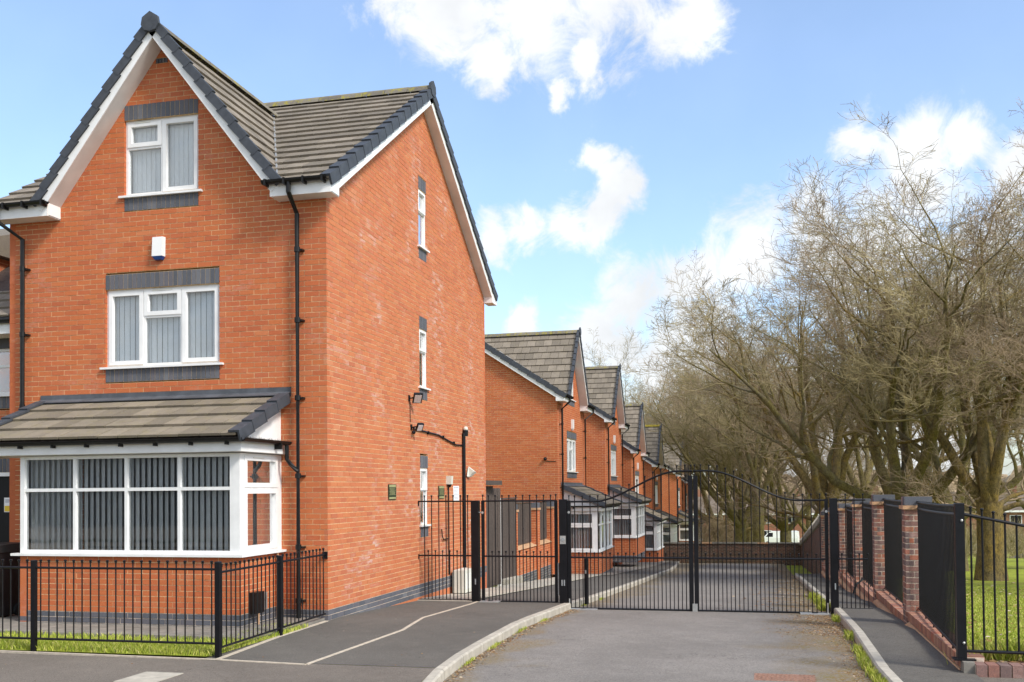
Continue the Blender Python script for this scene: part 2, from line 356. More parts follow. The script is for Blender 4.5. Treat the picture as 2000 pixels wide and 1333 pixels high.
# plane maps: (u along the wall, z up, d outwards) -> xyz
def PF(y): return lambda u, z, d: (u, y - d, z)         # faces -Y
def PS(x, sg=1): return lambda u, z, d: (x + sg * d, u, z)   # faces +X (sg=1) or -X
def ubox(m, P, u0, u1, z0, z1, d0, d1, rnd=0.0):
    p = [P(u0, z0, d0), P(u1, z0, d0), P(u1, z1, d0), P(u0, z1, d0), P(u0, z0, d1), P(u1, z0, d1), P(u1, z1, d1), P(u0, z1, d1)]
    m.poly(p, [(0, 1, 2, 3), (7, 6, 5, 4), (0, 4, 5, 1), (1, 5, 6, 2), (2, 6, 7, 3), (3, 7, 4, 0)], rnd)
def sub(iv, holes):
    for a, b in holes:
        o = []
        for s, e in iv:
            if b <= s or a >= e: o.append((s, e)); continue
            if a > s: o.append((s, a))
            if b < e: o.append((b, e))
        iv = o
    return [(s, e) for s, e in iv if e - s > .015]
def brickwall(name, parent, P, iv_fn, z0, z1, holes, mat='brick', mortar='mortar', sep=None, depth=.1, u_ref=0.0, bl=.225, bh=.075, split='brick', stuff='brickwork'):
    """holes: (u0,u1,z0,z1). bricks proud of a mortar bed; sep(u,z)->score picks single bricks"""
    mm = MB(); bricks = []
    n = int(round((z1 - z0) / bh)); k0 = 0; prev = None
    def flush(k1):
        nonlocal prev, k0
        if prev:
            for a, b in prev: ubox(mm, P, a + .008, b - .008, z0 + k0 * bh, z0 + k1 * bh, -depth, -.004)
        prev = None; k0 = k1
    for k in range(n):
        za, zb = z0 + k * bh, z0 + (k + 1) * bh; zm = (za + zb) / 2
        iv = sub(iv_fn(zm), [(h[0], h[1]) for h in holes if h[2] < zm < h[3]])
        if iv != prev: flush(k); prev = iv
        off = (k % 2) * bl / 2
        for a, b in iv:
            j = math.floor((a - u_ref - off) / bl)
            u = u_ref + off + j * bl
            while u < b:
                ua, ub = max(u + .005, a + (.0 if u + .005 < a else .0)), min(u + bl - .005, b)
                if ua - a < .03: ua = a
                if b - ub < .03: ub = b
                if ub - ua > .03: bricks.append((ua, ub, za + .005, zb - .005))
                u += bl
    flush(n)
    root = mm.build(name, mortar, parent)
    single = []
    if sep:
        sc_ = sorted(range(len(bricks)), key=lambda i: sep(*bricks[i]))[:300]; single = set(sc_)
    st = MB(); cache = {}
    for i, (a, b, c, d) in enumerate(bricks):
        pr = U(-.0015, .0025)
        if i in single:
            L = round(b - a, 3); H = round(d - c, 3)
            if (L, H) not in cache:
                q = MB(); ubox(q, P, 0, L, 0, H, -.09, 0); 
                o = P(0, 0, 0); q.v = [tuple(p[t] - o[t] for t in range(3)) for p in q.v]; cache[(L, H)] = q.mesh('brick', mat)
            inst(split, cache[(L, H)], root, P(a, c, pr))
        else: ubox(st, P, a, b, c, d, -.05, pr, R())
    if st.v: st.build(stuff, mat, root, kind='stuff')
    return root
def soldiers(parent, P, u0, u1, z0, z1, root, single=True, mat='blue_brick', pitch=.075):
    n = max(1, int(round((u1 - u0) / pitch))); w_ = (u1 - u0) / n
    m = MB(); ubox(m, P, u0 + .004, u1 - .004, z0, z1, -.1, -.003); bed = m.build('soldier_course', 'mortar', root)
    q = MB(); ubox(q, P, .004, w_ - .004, .004, z1 - z0 - .004, -.09, .002); o = P(0, 0, 0); q.v = [tuple(p[t] - o[t] for t in range(3)) for p in q.v]
    if single:
        me = q.mesh('soldier_brick', mat)
        for i in range(n): inst('soldier_brick', me, bed, P(u0 + i * w_, z0, U(-.001, .002)))
    else:
        st = MB()
        for i in range(n): ubox(st, P, u0 + i * w_ + .004, u0 + (i + 1) * w_ - .004, z0 + .004, z1 - .004, -.09, U(0, .003), R())
        st.build('soldier_bricks', mat, bed, kind='stuff')
    return bed
def window(parent, P, u0, u1, z0, z1, cells, single=True, sill=True, slat='slat', slat_n=1.0, set_=-.045, ang=12, room=1.6, vent=(), name='window', base_d=0, slw=.089, sillx=.07, roomb=True, t=.045, rm=.25):
    """cells: (ua,ub,za,zb,sash) in wall coordinates."""
    fr = MB(); F0 = set_ + base_d; B = F0 - .065
    
    for (a, b, c, d) in ((u0, u1, z0, z0 + t), (u0, u1, z1 - t, z1), (u0, u0 + t, z0 + t, z1 - t), (u1 - t, u1, z0 + t, z1 - t)):
        ubox(fr, P, a, b, c, d, B, F0)
    glass = []
    for (a, b, c, d, sash) in cells:
        L, Rr, Bt, T = (t if abs(a - u0) < 1e-4 else t / 2), (t if abs(b - u1) < 1e-4 else t / 2), (t if abs(c - z0) < 1e-4 else t / 2), (t if abs(d - z1) < 1e-4 else t / 2)
        # mullions/transoms: half bars inside the cell edges
        if a > u0 + 1e-4: ubox(fr, P, a, a + t / 2, c + Bt, d - T, B, F0)
        if b < u1 - 1e-4: ubox(fr, P, b - t / 2, b, c + Bt, d - T, B, F0)
        e0, e1 = (a if a > u0 + 1e-4 else u0 + t), (b if b < u1 - 1e-4 else u1 - t)
        if c > z0 + 1e-4: ubox(fr, P, e0, e1, c, c + t / 2, B + .001, F0 - .001)
        if d < z1 - 1e-4: ubox(fr, P, e0, e1, d - t / 2, d, B + .001, F0 - .001)
        ga, gb, gc, gd = a + L, b - Rr, c + Bt, d - T
        if sash:
            q = MB(); s_ = .05 if sash is True else sash
            for (x0, x1, y0, y1) in ((ga - .012, gb + .012, gc - .012, gc + s_), (ga - .012, gb + .012, gd - s_, gd + .012), (ga - .012, ga + s_, gc + s_, gd - s_), (gb - s_, gb + .012, gc + s_, gd - s_)):
                ubox(q, P, x0, x1, y0, y1, B + .01, F0 + .014)
            glass.append((ga + s_, gb - s_, gc + s_, gd - s_, q))
        else: glass.append((ga, gb, gc, gd, None))
    w_ = fr.build(name, 'white', parent)
    for (a, b, c, d, q) in glass:
        if q: q.build('sash', 'white', w_)
        g = MB(); ubox(g, P, a - .004, b + .004, c - .004, d + .004, F0 - .040, F0 - .034); g.build('pane', 'glass', w_)
    for (a, b, z) in vent:
        g = MB(); ubox(g, P, a, b, z, z + .012, F0, F0 + .022); g.build('trickle_vent', 'gold' if not single else 'cream', w_)
    if sill:
        g = MB(); ubox(g, P, u0 - sillx, u1 + sillx, z0 - .032, z0 - .002, B, base_d + .05); g.build('sill', 'white', w_)
    # vertical blind slats and the room behind
    n = int((u1 - u0 - .06) / (slw * .98) * slat_n); th = math.radians(ang); st = MB(); cs, sn = math.cos(th) * slw / 2, math.sin(th) * slw / 2
    dd = F0 - .115; sp = (u1 - u0 - .06) / max(n, 1)
    one = None
    for i in range(n):
        uc = u0 + .03 + sp * (i + .5); jj = U(-.004, .004)
        tgt = MB() if single else st; o = P(0, 0, 0)
        k = U(-.05, .05); c2, s2 = math.cos(th + k) * slw / 2, math.sin(th + k) * slw / 2
        tgt.poly([P(uc - c2, z0 + .02, dd - s2), P(uc + c2, z0 + .02, dd + s2), P(uc + c2, z1 - .02, dd + s2), P(uc - c2, z1 - .02, dd - s2),
                  P(uc - c2, z0 + .02, dd - s2 - .002), P(uc + c2, z0 + .02, dd + s2 - .002), P(uc + c2, z1 - .02, dd + s2 - .002), P(uc - c2, z1 - .02, dd - s2 - .002)],
                 [(0, 1, 2, 3), (7, 6, 5, 4), (0, 3, 7, 4), (1, 5, 6, 2)])
        if single: tgt.build('blind_slat', slat, w_)
    if not single and st.v: st.build('blind', slat, w_)
    if roomb:
        r = MB(); a, b, c, d, e = u0 - rm, u1 + rm, z0 - .3, z1 + rm, B - .06
        pts = [P(a, c, e), P(b, c, e), P(b, d, e), P(a, d, e), P(a, c, e - room), P(b, c, e - room), P(b, d, e - room), P(a, d, e - room)]
        r.poly(pts, [(4, 5, 6, 7), (0, 1, 5, 4), (3, 7, 6, 2), (0, 4, 7, 3), (1, 2, 6, 5)])
        r.build('room_lining', 'room', w_)
    return w_
def clip(poly, a, b, c):     # keep a*x+b*y<=c
    o = []; n = len(poly)
    for i in range(n):
        p, q = poly[i], poly[(i + 1) % n]; dp, dq = a * p[0] + b * p[1] - c, a * q[0] + b * q[1] - c
        if dp <= 0: o.append(p)
        if dp * dq < 0:
            t = dp / (dp - dq); o.append((p[0] + (q[0] - p[0]) * t, p[1] + (q[1] - p[1]) * t))
    return o
def area(p): return abs(sum(p[i][0] * p[(i + 1) % len(p)][1] - p[(i + 1) % len(p)][0] * p[i][1] for i in range(len(p)))) / 2
def tiles(root, O, Ud, Sd, L, S, gauge, halfs=(), single=False, mat='tile', tw=.3, stagger=True, thick=.033, lap=.06, u_off=0.0):
    """tile the slope plane: O origin at the eave, Ud along, Sd up the slope (unit vectors)."""
    O, Ud, Sd = Vector(O), Vector(Ud), Vector(Sd); N = Ud.cross(Sd); N = N if N.z > 0 else -N
    st = MB(); cache = {}; n = int(math.ceil(S / gauge - 1e-6))
    for k in range(n):
        s0 = k * gauge; off = (tw / 2 if (k % 2 and stagger) else 0) + u_off
        j = math.floor(-off / tw)
        while j * tw + off < L:
            a, b = j * tw + off, (j + 1) * tw + off; j += 1
            p = [(a + .005, s0), (b - .005, s0), (b - .005, min(s0 + gauge + lap, S + .001)), (a + .005, min(s0 + gauge + lap, S + .001))]
            full = area(p); p = clip(clip(p, -1, 0, 0), 1, 0, L)
            for h in halfs:
                if len(p) > 2: p = clip(p, *h)
            if len(p) < 3 or area(p) < .002: continue
            def at(q, e): 
                t = (q[1] - s0) / (gauge + lap); h = (thick * 1.75) * (1 - t) + .018 * t
                return O + Ud * q[0] + Sd * q[1] + N * (h - e)
            dz = U(-.001, .003); whole = abs(area(p) - full) < 1e-5
            if single and whole and len(p) == 4:
                key = round(p[2][1] - p[0][1], 3)
                base = O + Ud * p[0][0] + Sd * s0
                if key not in cache:
                    m = MB(); m.prism([at(q, thick) - base for q in p], [at(q, 0) - base for q in p]); cache[key] = m.mesh('roof_tile', mat)
                inst('roof_tile', cache[key], root, tuple(base + N * dz))
            else:
                t_ = st
                if single: t_ = MB()
                t_.prism([at(q, thick) + N * dz for q in p], [at(q, 0) + N * dz for q in p], R())
                if single: t_.build('roof_tile', mat, root)
    if st.v: st.build('roof_tiles', mat, root, kind='stuff')
def verge(root, A, B, out, n, single=True, w1=.12, drop=.13, name='verge_tile', up=.03):
    """L-shaped dark verge units from eave point A to apex point B; out = unit vector outwards."""
    A, B, out = Vector(A), Vector(B), Vector(out); d = (B - A); L = d.length; d.normalize()
    N = out.cross(d); N = N if N.z > 0 else -N
    g = L / n; st = MB()
    def unit(m, s0, s1, rnd=0):
        for (o0, o1, n0, n1) in ((-w1, .035, .0, .03), (.005, .035, -drop, .0)):
            P = []
            for s, lift in ((s0, .034), (s1, .006)):
                for (oo, nn) in ((o0, n0), (o1, n0), (o1, n1), (o0, n1)): P.append(A + d * s + out * (oo + (.006 if s == s0 else 0)) + N * (nn + lift + up))
            m.poly(P, [(0, 1, 2, 3), (7, 6, 5, 4), (0, 4, 5, 1), (1, 5, 6, 2), (2, 6, 7, 3), (3, 7, 4, 0)], rnd)
    for i in range(n):
        if single:
            m = MB(); unit(m, i * g, (i + 1) * g + .03); m.build(name, 'slate', root)
        else: unit(st, i * g, (i + 1) * g + .03, R())
    if not single: st.build('verge_tiles', 'slate', root, kind='stuff')
def ridge(root, A, B, single=True, r=.13, mat='ridge', step=.45):
    A, B = Vector(A), Vector(B); d = B - A; L = d.length; d.normalize(); side = d.cross(Vector((0, 0, 1))).normalized()
    n = max(1, int(round(L / step))); g = L / n; st = MB()
    prof = [(-1.05, -.55), (-.75, .05), (-.25, .42), (.25, .42), (.75, .05), (1.05, -.55)]
    for i in range(n):
        m = MB() if single else st
        s0, s1 = A + d * (i * g + .004), A + d * ((i + 1) * g - .004); z = Vector((0, 0, U(-.004, .004)))
        out = [side * (x * r) + Vector((0, 0, y * r)) + z for x, y in prof]; inn = [q * .82 for q in out]
        ring = out + list(reversed(inn)); k = len(ring)
        m.poly([s0 + q for q in ring] + [s1 + q for q in ring], [tuple(range(k)), tuple(reversed(range(k, 2 * k)))] + [(t, k + t, k + (t + 1) % k, (t + 1) % k) for t in range(k)], R())
        if single: m.build('ridge_tile', mat, root)
    if not single: st.build('ridge_tiles', mat, root, kind='stuff')
def bar_board(m, a, b, out, w_, t_, N):
    """a sloping board from a to b: width w_ down along -N, thickness t_ along out."""
    a, b, out, N = Vector(a), Vector(b), Vector(out), Vector(N); P = []
    for q in (a, b):
        for (o, nn) in ((0, 0), (t_, 0), (t_, -w_), (0, -w_)): P.append(q + out * o + N * nn)
    m.poly(P, [(0, 1, 2, 3), (7, 6, 5, 4), (0, 4, 5, 1), (1, 5, 6, 2), (2, 6, 7, 3), (3, 7, 4, 0)])
# ------------------------------------------------------------------ the house type
HW, HD = 5.24, 8.44
EZ = 5.96                     # underside of the eaves boxes
RZ, RY = 9.06, 4.2            # main ridge (structural line)
EY, EZ0 = -.33, 6.10          # eave line of the tiles
GX, GZ, GH = -2.57, 8.58, 1.93 # front gable centre, ridge, half width at the eave
def house(label, S=1, near=True, cat='house', group=None):
    """S=1: corner at x=0 with the body towards -x; S=-1 mirrored. near: single bricks and all side details."""
    H = thing('brick_house', label, cat, group=group)
    X = lambda x: x * S
    def F(y=0): return lambda u, z, d: (X(u), y - d, z)
    def G(x=0): return lambda u, z, d: (X(x + d), u, z)
    pitch = math.atan2(RZ - EZ0, RY - EY); gp = math.atan2(GZ - EZ0, GH)
    # front wall
    def ivf(z):
        if z < EZ + .02: return [(-HW, 0)]
        h = (8.50 - z) / 2.48 * 1.93
        return [(GX - h, GX + h)] if h > .02 else []
    W1 = (-3.56, -1.675, 3.69, 4.85); W2 = (-3.24, -2.01, 6.235, 7.37)
    bay = (-4.05, -.74, .2, 2.62)
    holes = [(W1[0], W1[1], W1[2] - .225, W1[3] + .225), (W2[0], W2[1], W2[2] - .225, W2[3] + .225), (bay[0] + .08, bay[1] - .08, .9, 2.42), (-2.71, -2.51, 8.175, 8.25)]
    if not near: holes = holes[:3]
    camp = Vector((5.9, -13.2, 1.8))
    # the bay window front wall carries the nearest bricks; then the house front
    fw = brickwall('front_wall', H, F(), ivf, .15, 8.475, holes + [(bay[0], bay[1], .0, .9)], sep=(lambda a, b, c, d: (Vector((a, 0, c)) - Vector((0, 0, 2.2))).length) if near else None)
    for Wn in (W1, W2):
        soldiers(H, F(), Wn[0], Wn[1], Wn[3], Wn[3] + .225, fw, near); soldiers(H, F(), Wn[0], Wn[1], Wn[2] - .225, Wn[2], fw, near)
    u0, u1, z0, z1 = W1; a, b = u0 + .62, u0 + 1.25; t = z1 - .42
    cells = [(u0, a, z0, z1, True), (a, b, t, z1, True), (a, b, z0, t, False), (b, u1, z0, z1, True)]
    def mw(c): return c if S == 1 else c
    window(fw, F(), u0, u1, z0, z1, cells, near, vent=[(a + .15, b - .15, z1 - .045)], ang=6, slat_n=1.0)
    u0, u1, z0, z1 = W2; a = u0 + .61; t = z1 - .41
    window(fw, F(), u0, u1, z0, z1, [(u0, a, t, z1, True), (u0, a, z0, t, False), (a, u1, z0, z1, True)], near, vent=[(u0 + .16, u0 + .42, z1 - .045)], ang=8, slat_n=1.12, rm=.02)
    if near:
        m = MB(); ubox(m, F(), -2.71, -2.51, 8.175, 8.25, -.09, -.03); m.build('air_brick', 'dark', fw)
        for i in range(4):
            m = MB(); ubox(m, F(), -2.705 + i * .05, -2.67 + i * .05, 8.18, 8.245, -.03, -.004); m.build('air_brick_rib', 'blue_brick', fw)
    # gable (side) wall
    def ivs(z):
        if z < EZ + .1: return [(0, HD)]
        s = (RZ - .06 - z) / math.tan(pitch); a_, b_ = RY - s, RY + s
        a_, b_ = max(a_, 0), min(b_, HD); return [(a_, b_)] if b_ - a_ > .03 else []
    SW = [(3.99, 4.42, 6.22, 7.26), (3.99, 4.42, 3.68, 4.73), (3.99, 4.42, 1.2, 2.22)] if near else []
    gw = brickwall('side_wall', H, G(), ivs, .15, 9.0, [(a, b, c - .225, d + .225) for a, b, c, d in SW], mat='brick_side' if near else 'brick')
    for Wn in SW:
        soldiers(H, G(), Wn[0], Wn[1], Wn[3], Wn[3] + .225, gw, near); soldiers(H, G(), Wn[0], Wn[1], Wn[2] - .225, Wn[2], gw, near)
        u0, u1, z0, z1 = Wn; t = z1 - .40
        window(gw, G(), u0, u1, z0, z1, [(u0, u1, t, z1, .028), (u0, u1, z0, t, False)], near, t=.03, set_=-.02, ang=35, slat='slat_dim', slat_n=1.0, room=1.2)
    # plinth of blue bricks
    plm = dict(mat='blue_brick', mortar='mortar_grey', split='plinth_brick', stuff='plinth_bricks')
    brickwall('front_plinth', H, F(), lambda z: [(-HW, bay[0]), (bay[1], 0)], -.075, .15, [], sep=(lambda a, b, c, d: 0) if near else None, **plm)
    brickwall('side_plinth', H, G(), lambda z: [(0, HD)], -.075 if near else -.3, .15, [], sep=(lambda a, b, c, d: a) if near else None, **plm)
    m = MB(); ubox(m, G(), 0, HD, -1.2, -.075 if near else -.3, -.1, -.004); ubox(m, F(), -HW, 0, -1.2, -.075, -.1, -.004)
    m.build('footing', 'brick_side' if near else 'brick', H)
    # rear and far walls
    m = MB(); ubox(m, G(-HW), .0, HD, -1, 6.0, 0, .1)
    m.poly([(X(-HW), 0, 6), (X(-HW), HD, 6), (X(-HW), RY, RZ - .06)], [(0, 1, 2)])
    m.box(*sorted((X(-HW), X(0))), HD - .1, HD - .002, -1, 6.0); m.build('rear_wall', 'brick', H)
    # ------------- roof
    up = (0, math.cos(pitch), math.sin(pitch)); SL = (RY - EY) / math.cos(pitch)
    xl, xr = -HW - .2, .2
    m = MB()
    zq = lambda y: EZ0 + (min(y, 2 * RY - y) - EY) * math.tan(pitch)
    yv0 = EY + (GZ - EZ0) / math.tan(pitch); xa, xb = xl + .03, xr - .03
    for poly in ([(xa, EY + .04), (GX - GH, EY + .04), (GX - GH, RY), (xa, RY)], [(GX + GH, EY + .04), (xb, EY + .04), (xb, RY), (GX + GH, RY)],
                 [(GX - GH, EY + .04), (GX, yv0), (GX, RY), (GX - GH, RY)], [(GX + GH, EY + .04), (GX + GH, RY), (GX, RY), (GX, yv0)], [(xa, 2 * RY - EY), (xb, 2 * RY - EY), (xb, RY), (xa, RY)]):
        m.prism([(X(x), y, zq(y) - .02) for x, y in poly], [(X(x), y, zq(y)) for x, y in poly])
    RF = m.build('roof', 'wood', H)
    # front slope split by the cross gable: valleys from (GX+-GH, s=0) up to (GX, sv)
    sv = (GZ - EZ0) / math.sin(pitch)
    Lr = xr - (GX); g_ = SL / 16
    # right part: u measured from x=GX towards xr
    v1 = (-sv, -GH, -sv * GH)      # -sv*u - GH*s <= -sv*GH  (outside the triangle)
    tiles(RF, (X(GX), EY, EZ0), (S, 0, 0), up, Lr, SL, g_, [v1], single=near, mat='tile')
    tiles(RF, (X(GX), EY, EZ0), (-S, 0, 0), up, GX - xl, SL, g_, [v1], single=False, mat='tile')
    tiles(RF, (X(xl), 2 * RY - EY, EZ0), (S, 0, 0), (0, -up[1], up[2]), xr - xl, SL, g_, [], single=False, mat='tile')
    # cross gable slopes
    yv = EY + (GZ - EZ0) / math.tan(pitch); GL = (GH) / math.cos(gp); YF = -.3
    for sg in (1, -1):
        gu = (-sg * S * math.cos(gp), 0, math.sin(gp))
        # u along +y from YF; s up slope. valley: at s, y limit = EY + (s*sin(gp))/tan(pitch)
        k = math.sin(gp) / math.tan(pitch)      # u <= (EY-YF) + k*s
        tiles(RF, (X(GX + sg * GH), YF, EZ0), (0, 1, 0), gu, yv - YF, GL, GL / 10, [(1, -k, EY - YF + .0)], single=(near and sg == 1), mat='tile')
        m = MB(); m.poly([(X(GX + sg * GH), YF + .02, EZ0 - .01), (X(GX + sg * GH), EY + .03, EZ0 - .01), (X(GX), yv, GZ - .01), (X(GX), YF + .02, GZ - .01)], [(0, 1, 2, 3)]); m.build('gable_roof_deck', 'wood', RF)
        verge(RF, (X(GX + sg * (GH + .02)), YF, EZ0 - .02), (X(GX), YF, GZ), (0, -1, 0), 11, near, w1=.05, drop=.095, up=.078)
        if sg == 1 or near:   # valley trough
            m = MB(); a_, b_ = Vector((X(GX + sg * (GH + .05)), EY + .02, EZ0 + .05)), Vector((X(GX), yv, GZ + .05)); m.tube([a_, b_], .018, 5); m.build('valley_trough', 'zinc', RF)
    ridge(RF, (X(GX), YF - .02, GZ + .055), (X(GX), yv, GZ + .055), near)
    ridge(RF, (X(xl), RY, RZ + .065), (X(xr), RY, RZ + .065), near)
    verge(RF, (X(xr - .01), EY, EZ0), (X(xr - .01), RY, RZ), (S, 0, 0), 15, near)
    verge(RF, (X(xr - .01), 2 * RY - EY, EZ0), (X(xr - .01), RY, RZ), (S, 0, 0), 15, False)
    for (p, ax) in (((X(GX), YF - .05, GZ + .0), 'y'), ((X(xr + .02), RY, RZ + .0), 'x')):
        m = MB(); pr = [(-.145, .01), (-.125, .12), (0, .20), (.125, .12), (.145, .01), (.09, -.07), (0, -.09), (-.09, -.07)]
        if ax == 'y': m.prism([(p[0] + x, p[1] + .03, p[2] + z) for x, z in pr], [(p[0] + x, p[1] - .02, p[2] + z) for x, z in pr])
        else: m.prism([(p[0] - S * .03, p[1] + x, p[2] + z) for x, z in pr], [(p[0] + S * .02, p[1] + x, p[2] + z) for x, z in pr])
        m.build('ridge_end_cap', 'slate', RF)
    # barge boards and soffits of the front gable
    for sg in (1, -1):
        N = Vector((sg * S * math.sin(gp), 0, math.cos(gp))); foot = Vector((X(GX + sg * (GH - .02)), -.28, EZ0 + .02)); ap = Vector((X(GX), -.28, GZ + .0))
        d_ = (ap - foot).normalized(); m = MB(); bar_board(m, foot - d_ * .06 + N * .05, ap + N * .05, (0, -1, 0), .145, .022, N)
        m.build('barge_board', 'white', H)
        m = MB(); bar_board(m, foot - d_ * .05 - N * .08, ap - N * .08, (0, 1, 0), .012, .28, N); m.build('verge_soffit', 'soffit', H)
        # box at the eave
        x0, x1 = (GX + GH - .08, xr) if sg == 1 else (xl, GX - GH + .16)
        m = MB(); m.box(*sorted((X(x0), X(x1))), -.27, 0, EZ, EZ + .012); m.build('eaves_soffit', 'soffit', H)
        m = MB(); m.box(*sorted((X(x0), X(x1))), -.292, -.27, EZ - .006, EZ + .19)
        m.box(*sorted((X(x0), X(x0 + .022))), -.27, 0, EZ - .004, EZ + .2); m.box(*sorted((X(x1 - .022), X(x1))), -.27, 0, EZ - .004, EZ + .2); m.build('fascia', 'white', H)
        # gutter
        gx0, gx1 = (GX + GH - .16, xr - .02) if sg == 1 else (xl + .02, GX - GH + .2)
        m = MB(); prof = [(-.3 - .055 + .055 * math.cos(a), EZ + .20 + .055 * math.sin(a)) for a in [math.pi * (1 + i / 6) for i in range(7)]]
        inn = [(-.355 + (y + .355) * .9, EZ + .20 + (z - EZ - .20) * .9) for y, z in reversed(prof)]; ring = prof + inn
        m.prism([(X(gx0), y, z) for y, z in ring], [(X(gx1), y, z) for y, z in ring])
        n = 3
        for i in range(n + 1):
            xx = gx0 + .06 + (gx1 - gx0 - .12) * i / n; m.box(*sorted((X(xx - .014), X(xx + .014))), -.42, -.29, EZ + .12, EZ + .21)
        m.build('gutter', 'pipe', H)
    # gable-end barge boards with soffit
    for yy, sgn in ((EY + .05, 1), (2 * RY - EY - .05, -1)):
        foot = Vector((X(xr - .03), yy, EZ0 + .02)); ap = Vector((X(xr - .03), RY, RZ + .0)); d_ = (ap - foot).normalized(); N = Vector((0, -sgn * math.sin(pitch), math.cos(pitch)))
        m = MB(); bar_board(m, foot, ap, (S, 0, 0), .19, .022, N); m.build('barge_board', 'white', H)
        m = MB(); bar_board(m, foot - N * .175, ap - N * .175, (-S, 0, 0), .012, .17, N); m.build('verge_soffit', 'soffit', H)
    m = MB(); m.box(*sorted((X(-.002), X(xr))), HD - .05, HD + .34, EZ, EZ + .2); m.build('rear_eaves_box', 'white', H)
    m = MB(); m.box(*sorted((X(.004), X(xr - .025))), -.268, -.004, EZ + .014, EZ + .19); m.build('eaves_box_end', 'white', H)
    # downpipes
    def dpipe(x, side, ztop, toz, y=-.09, shoe=.05):
        m = MB(); r = .034
        gx = x + side * .0
        pts = [(X(gx), -.355, EZ + .16), (X(gx), -.355, EZ + .02), (X(x - side * .12 * 0), -.30, EZ - .03), (X(x), y, EZ - .22), (X(x), y, toz)]
        if side: pts[0] = (X(x + side * .28), -.355, EZ + .16); pts[1] = (X(x + side * .28), -.355, EZ + .0); pts[2] = (X(x + side * .25), -.33, EZ - .04); pts[3] = (X(x), y, EZ - .28)
        m.tube(pts, r, 10)
        for z in [q for q in (5.2, 4.2, 3.1, 2.0, 1.0, .25) if q > toz]:
            m.tube([(X(x), y, z), (X(x), y, z + .07)], r + .008, 10); m.box(*sorted((X(x - .01), X(x + .075))), y + .0, -.002, z + .02, z + .045)
        m.build('downpipe', 'pipe', H, smooth=False)
    dpipe(-.405, 0, EZ, .02)
    dpipe(-4.94, -1, EZ, 2.98 if near else .0)
    # ------------- bay window
    bx0, bx1, by = -4.05, -.7, -1.2
    bi = lambda z: [(bx0, bx1)]
    plb = dict(mat='blue_brick', mortar='mortar_grey', split='plinth_brick', stuff='plinth_bricks')
    zb = .06
    brickwall('bay_plinth', H, F(by), bi, -.09, .21, [], sep=(lambda a, b, c, d: -c) if near else None, **plb)
    brickwall('bay_side_plinth', H, G(bx1), lambda z: [(by + .0, 0)], -.09, .21, [], sep=(lambda a, b, c, d: -c) if near else None, **plb)
    bw = brickwall('bay_wall', H, F(by), bi, .21, .96, [], sep=(lambda a, b, c, d: 0) if near else None)
    bs = brickwall('bay_side_wall', H, G(bx1), lambda z: [(by, 0)], .21, .96, [], sep=(lambda a, b, c, d: 0) if near else None, u_ref=by)
    m = MB(); ubox(m, lambda u, z, d: (X(bx0 - d), u, z), by, 0, -.1, .96, -.1, 0); m.build('bay_far_wall', 'brick', H)
    zs, zt = 1.0, 2.33
    c4 = [bx0, -3.19, -2.39, -1.59, bx1 - .10]; tr = 1.865; cells = []
    for i in range(4): cells += [(c4[i], c4[i + 1], zs, tr, False), (c4[i], c4[i + 1], tr, zt, False)]
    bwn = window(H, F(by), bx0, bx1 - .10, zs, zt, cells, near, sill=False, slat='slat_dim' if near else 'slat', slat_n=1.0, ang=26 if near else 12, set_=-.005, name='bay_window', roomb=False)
    m = MB(); m.box(*sorted((X(bx1 - .10), X(bx1))), by + .003, by + .10, zs, zt); m.build('corner_post', 'white', bwn); m = MB(); m.box(*sorted((X(bx0), X(bx0 + .07))), by + .08, by + .15, zs, zt); m.build('corner_post', 'white', bwn)
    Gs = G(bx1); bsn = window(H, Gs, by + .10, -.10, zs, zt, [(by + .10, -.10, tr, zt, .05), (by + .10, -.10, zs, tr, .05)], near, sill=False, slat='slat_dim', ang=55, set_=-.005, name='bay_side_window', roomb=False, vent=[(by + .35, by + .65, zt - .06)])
    m = MB(); ubox(m, Gs, -.10, 0, zs, zt, -.07, -.006); m.build('jamb', 'white', bsn)
    m = MB(); ubox(m, lambda u, z, d: (X(bx0 - d), u, z), by, 0, zs, zt, -.07, 0); m.build('bay_far_panel', 'white', H)
    m = MB(); m.box(*sorted((X(bx0 - .1), X(bx1 + .07))), by - .07, by + .1, .965, .998); m.box(*sorted((X(bx1 - .1), X(bx1 + .07))), by + .1, 0, .966, .998); m.build('bay_sill', 'white', H)
    # room behind the bay, open through the wall
    m = MB(); a, b, c, d, e, f = X(bx0 + .06), X(bx1 - .12), .3, 2.5, -.2, 3.6
    pts = [(a, by + .2, c), (b, by + .2, c), (b, by + .2, d), (a, by + .2, d), (a, f, c), (b, f, c), (b, f, d), (a, f, d)]
    m.poly(pts, [(4, 5, 6, 7), (0, 1, 5, 4), (3, 7, 6, 2)]); m.poly([(a, 0, c), (a, f, c), (a, f, d), (a, 0, d), (b, 0, c), (b, f, c), (b, f, d), (b, 0, d)], [(0, 1, 2, 3), (4, 5, 6, 7)])
    m.build('room_lining', 'room', H)
    # bay roof
    rx0, rx1 = -4.72, -.52; ye, ze, yt, zt2 = -1.47, 2.52, 0.0, 3.17
    bpitch = math.atan2(zt2 - ze, yt - ye); bl_ = math.hypot(zt2 - ze, yt - ye)
    m = MB(); m.prism([(X(rx0 + .05), ye + .03, ze - .02), (X(rx1 - .05), ye + .03, ze - .02), (X(rx1 - .05), yt, zt2 - .02), (X(rx0 + .05), yt, zt2 - .02)],
                      [(X(rx0 + .05), ye + .03, ze - .0), (X(rx1 - .05), ye + .03, ze - .0), (X(rx1 - .05), yt, zt2), (X(rx0 + .05), yt, zt2)])
    br = m.build('bay_roof', 'wood', H)
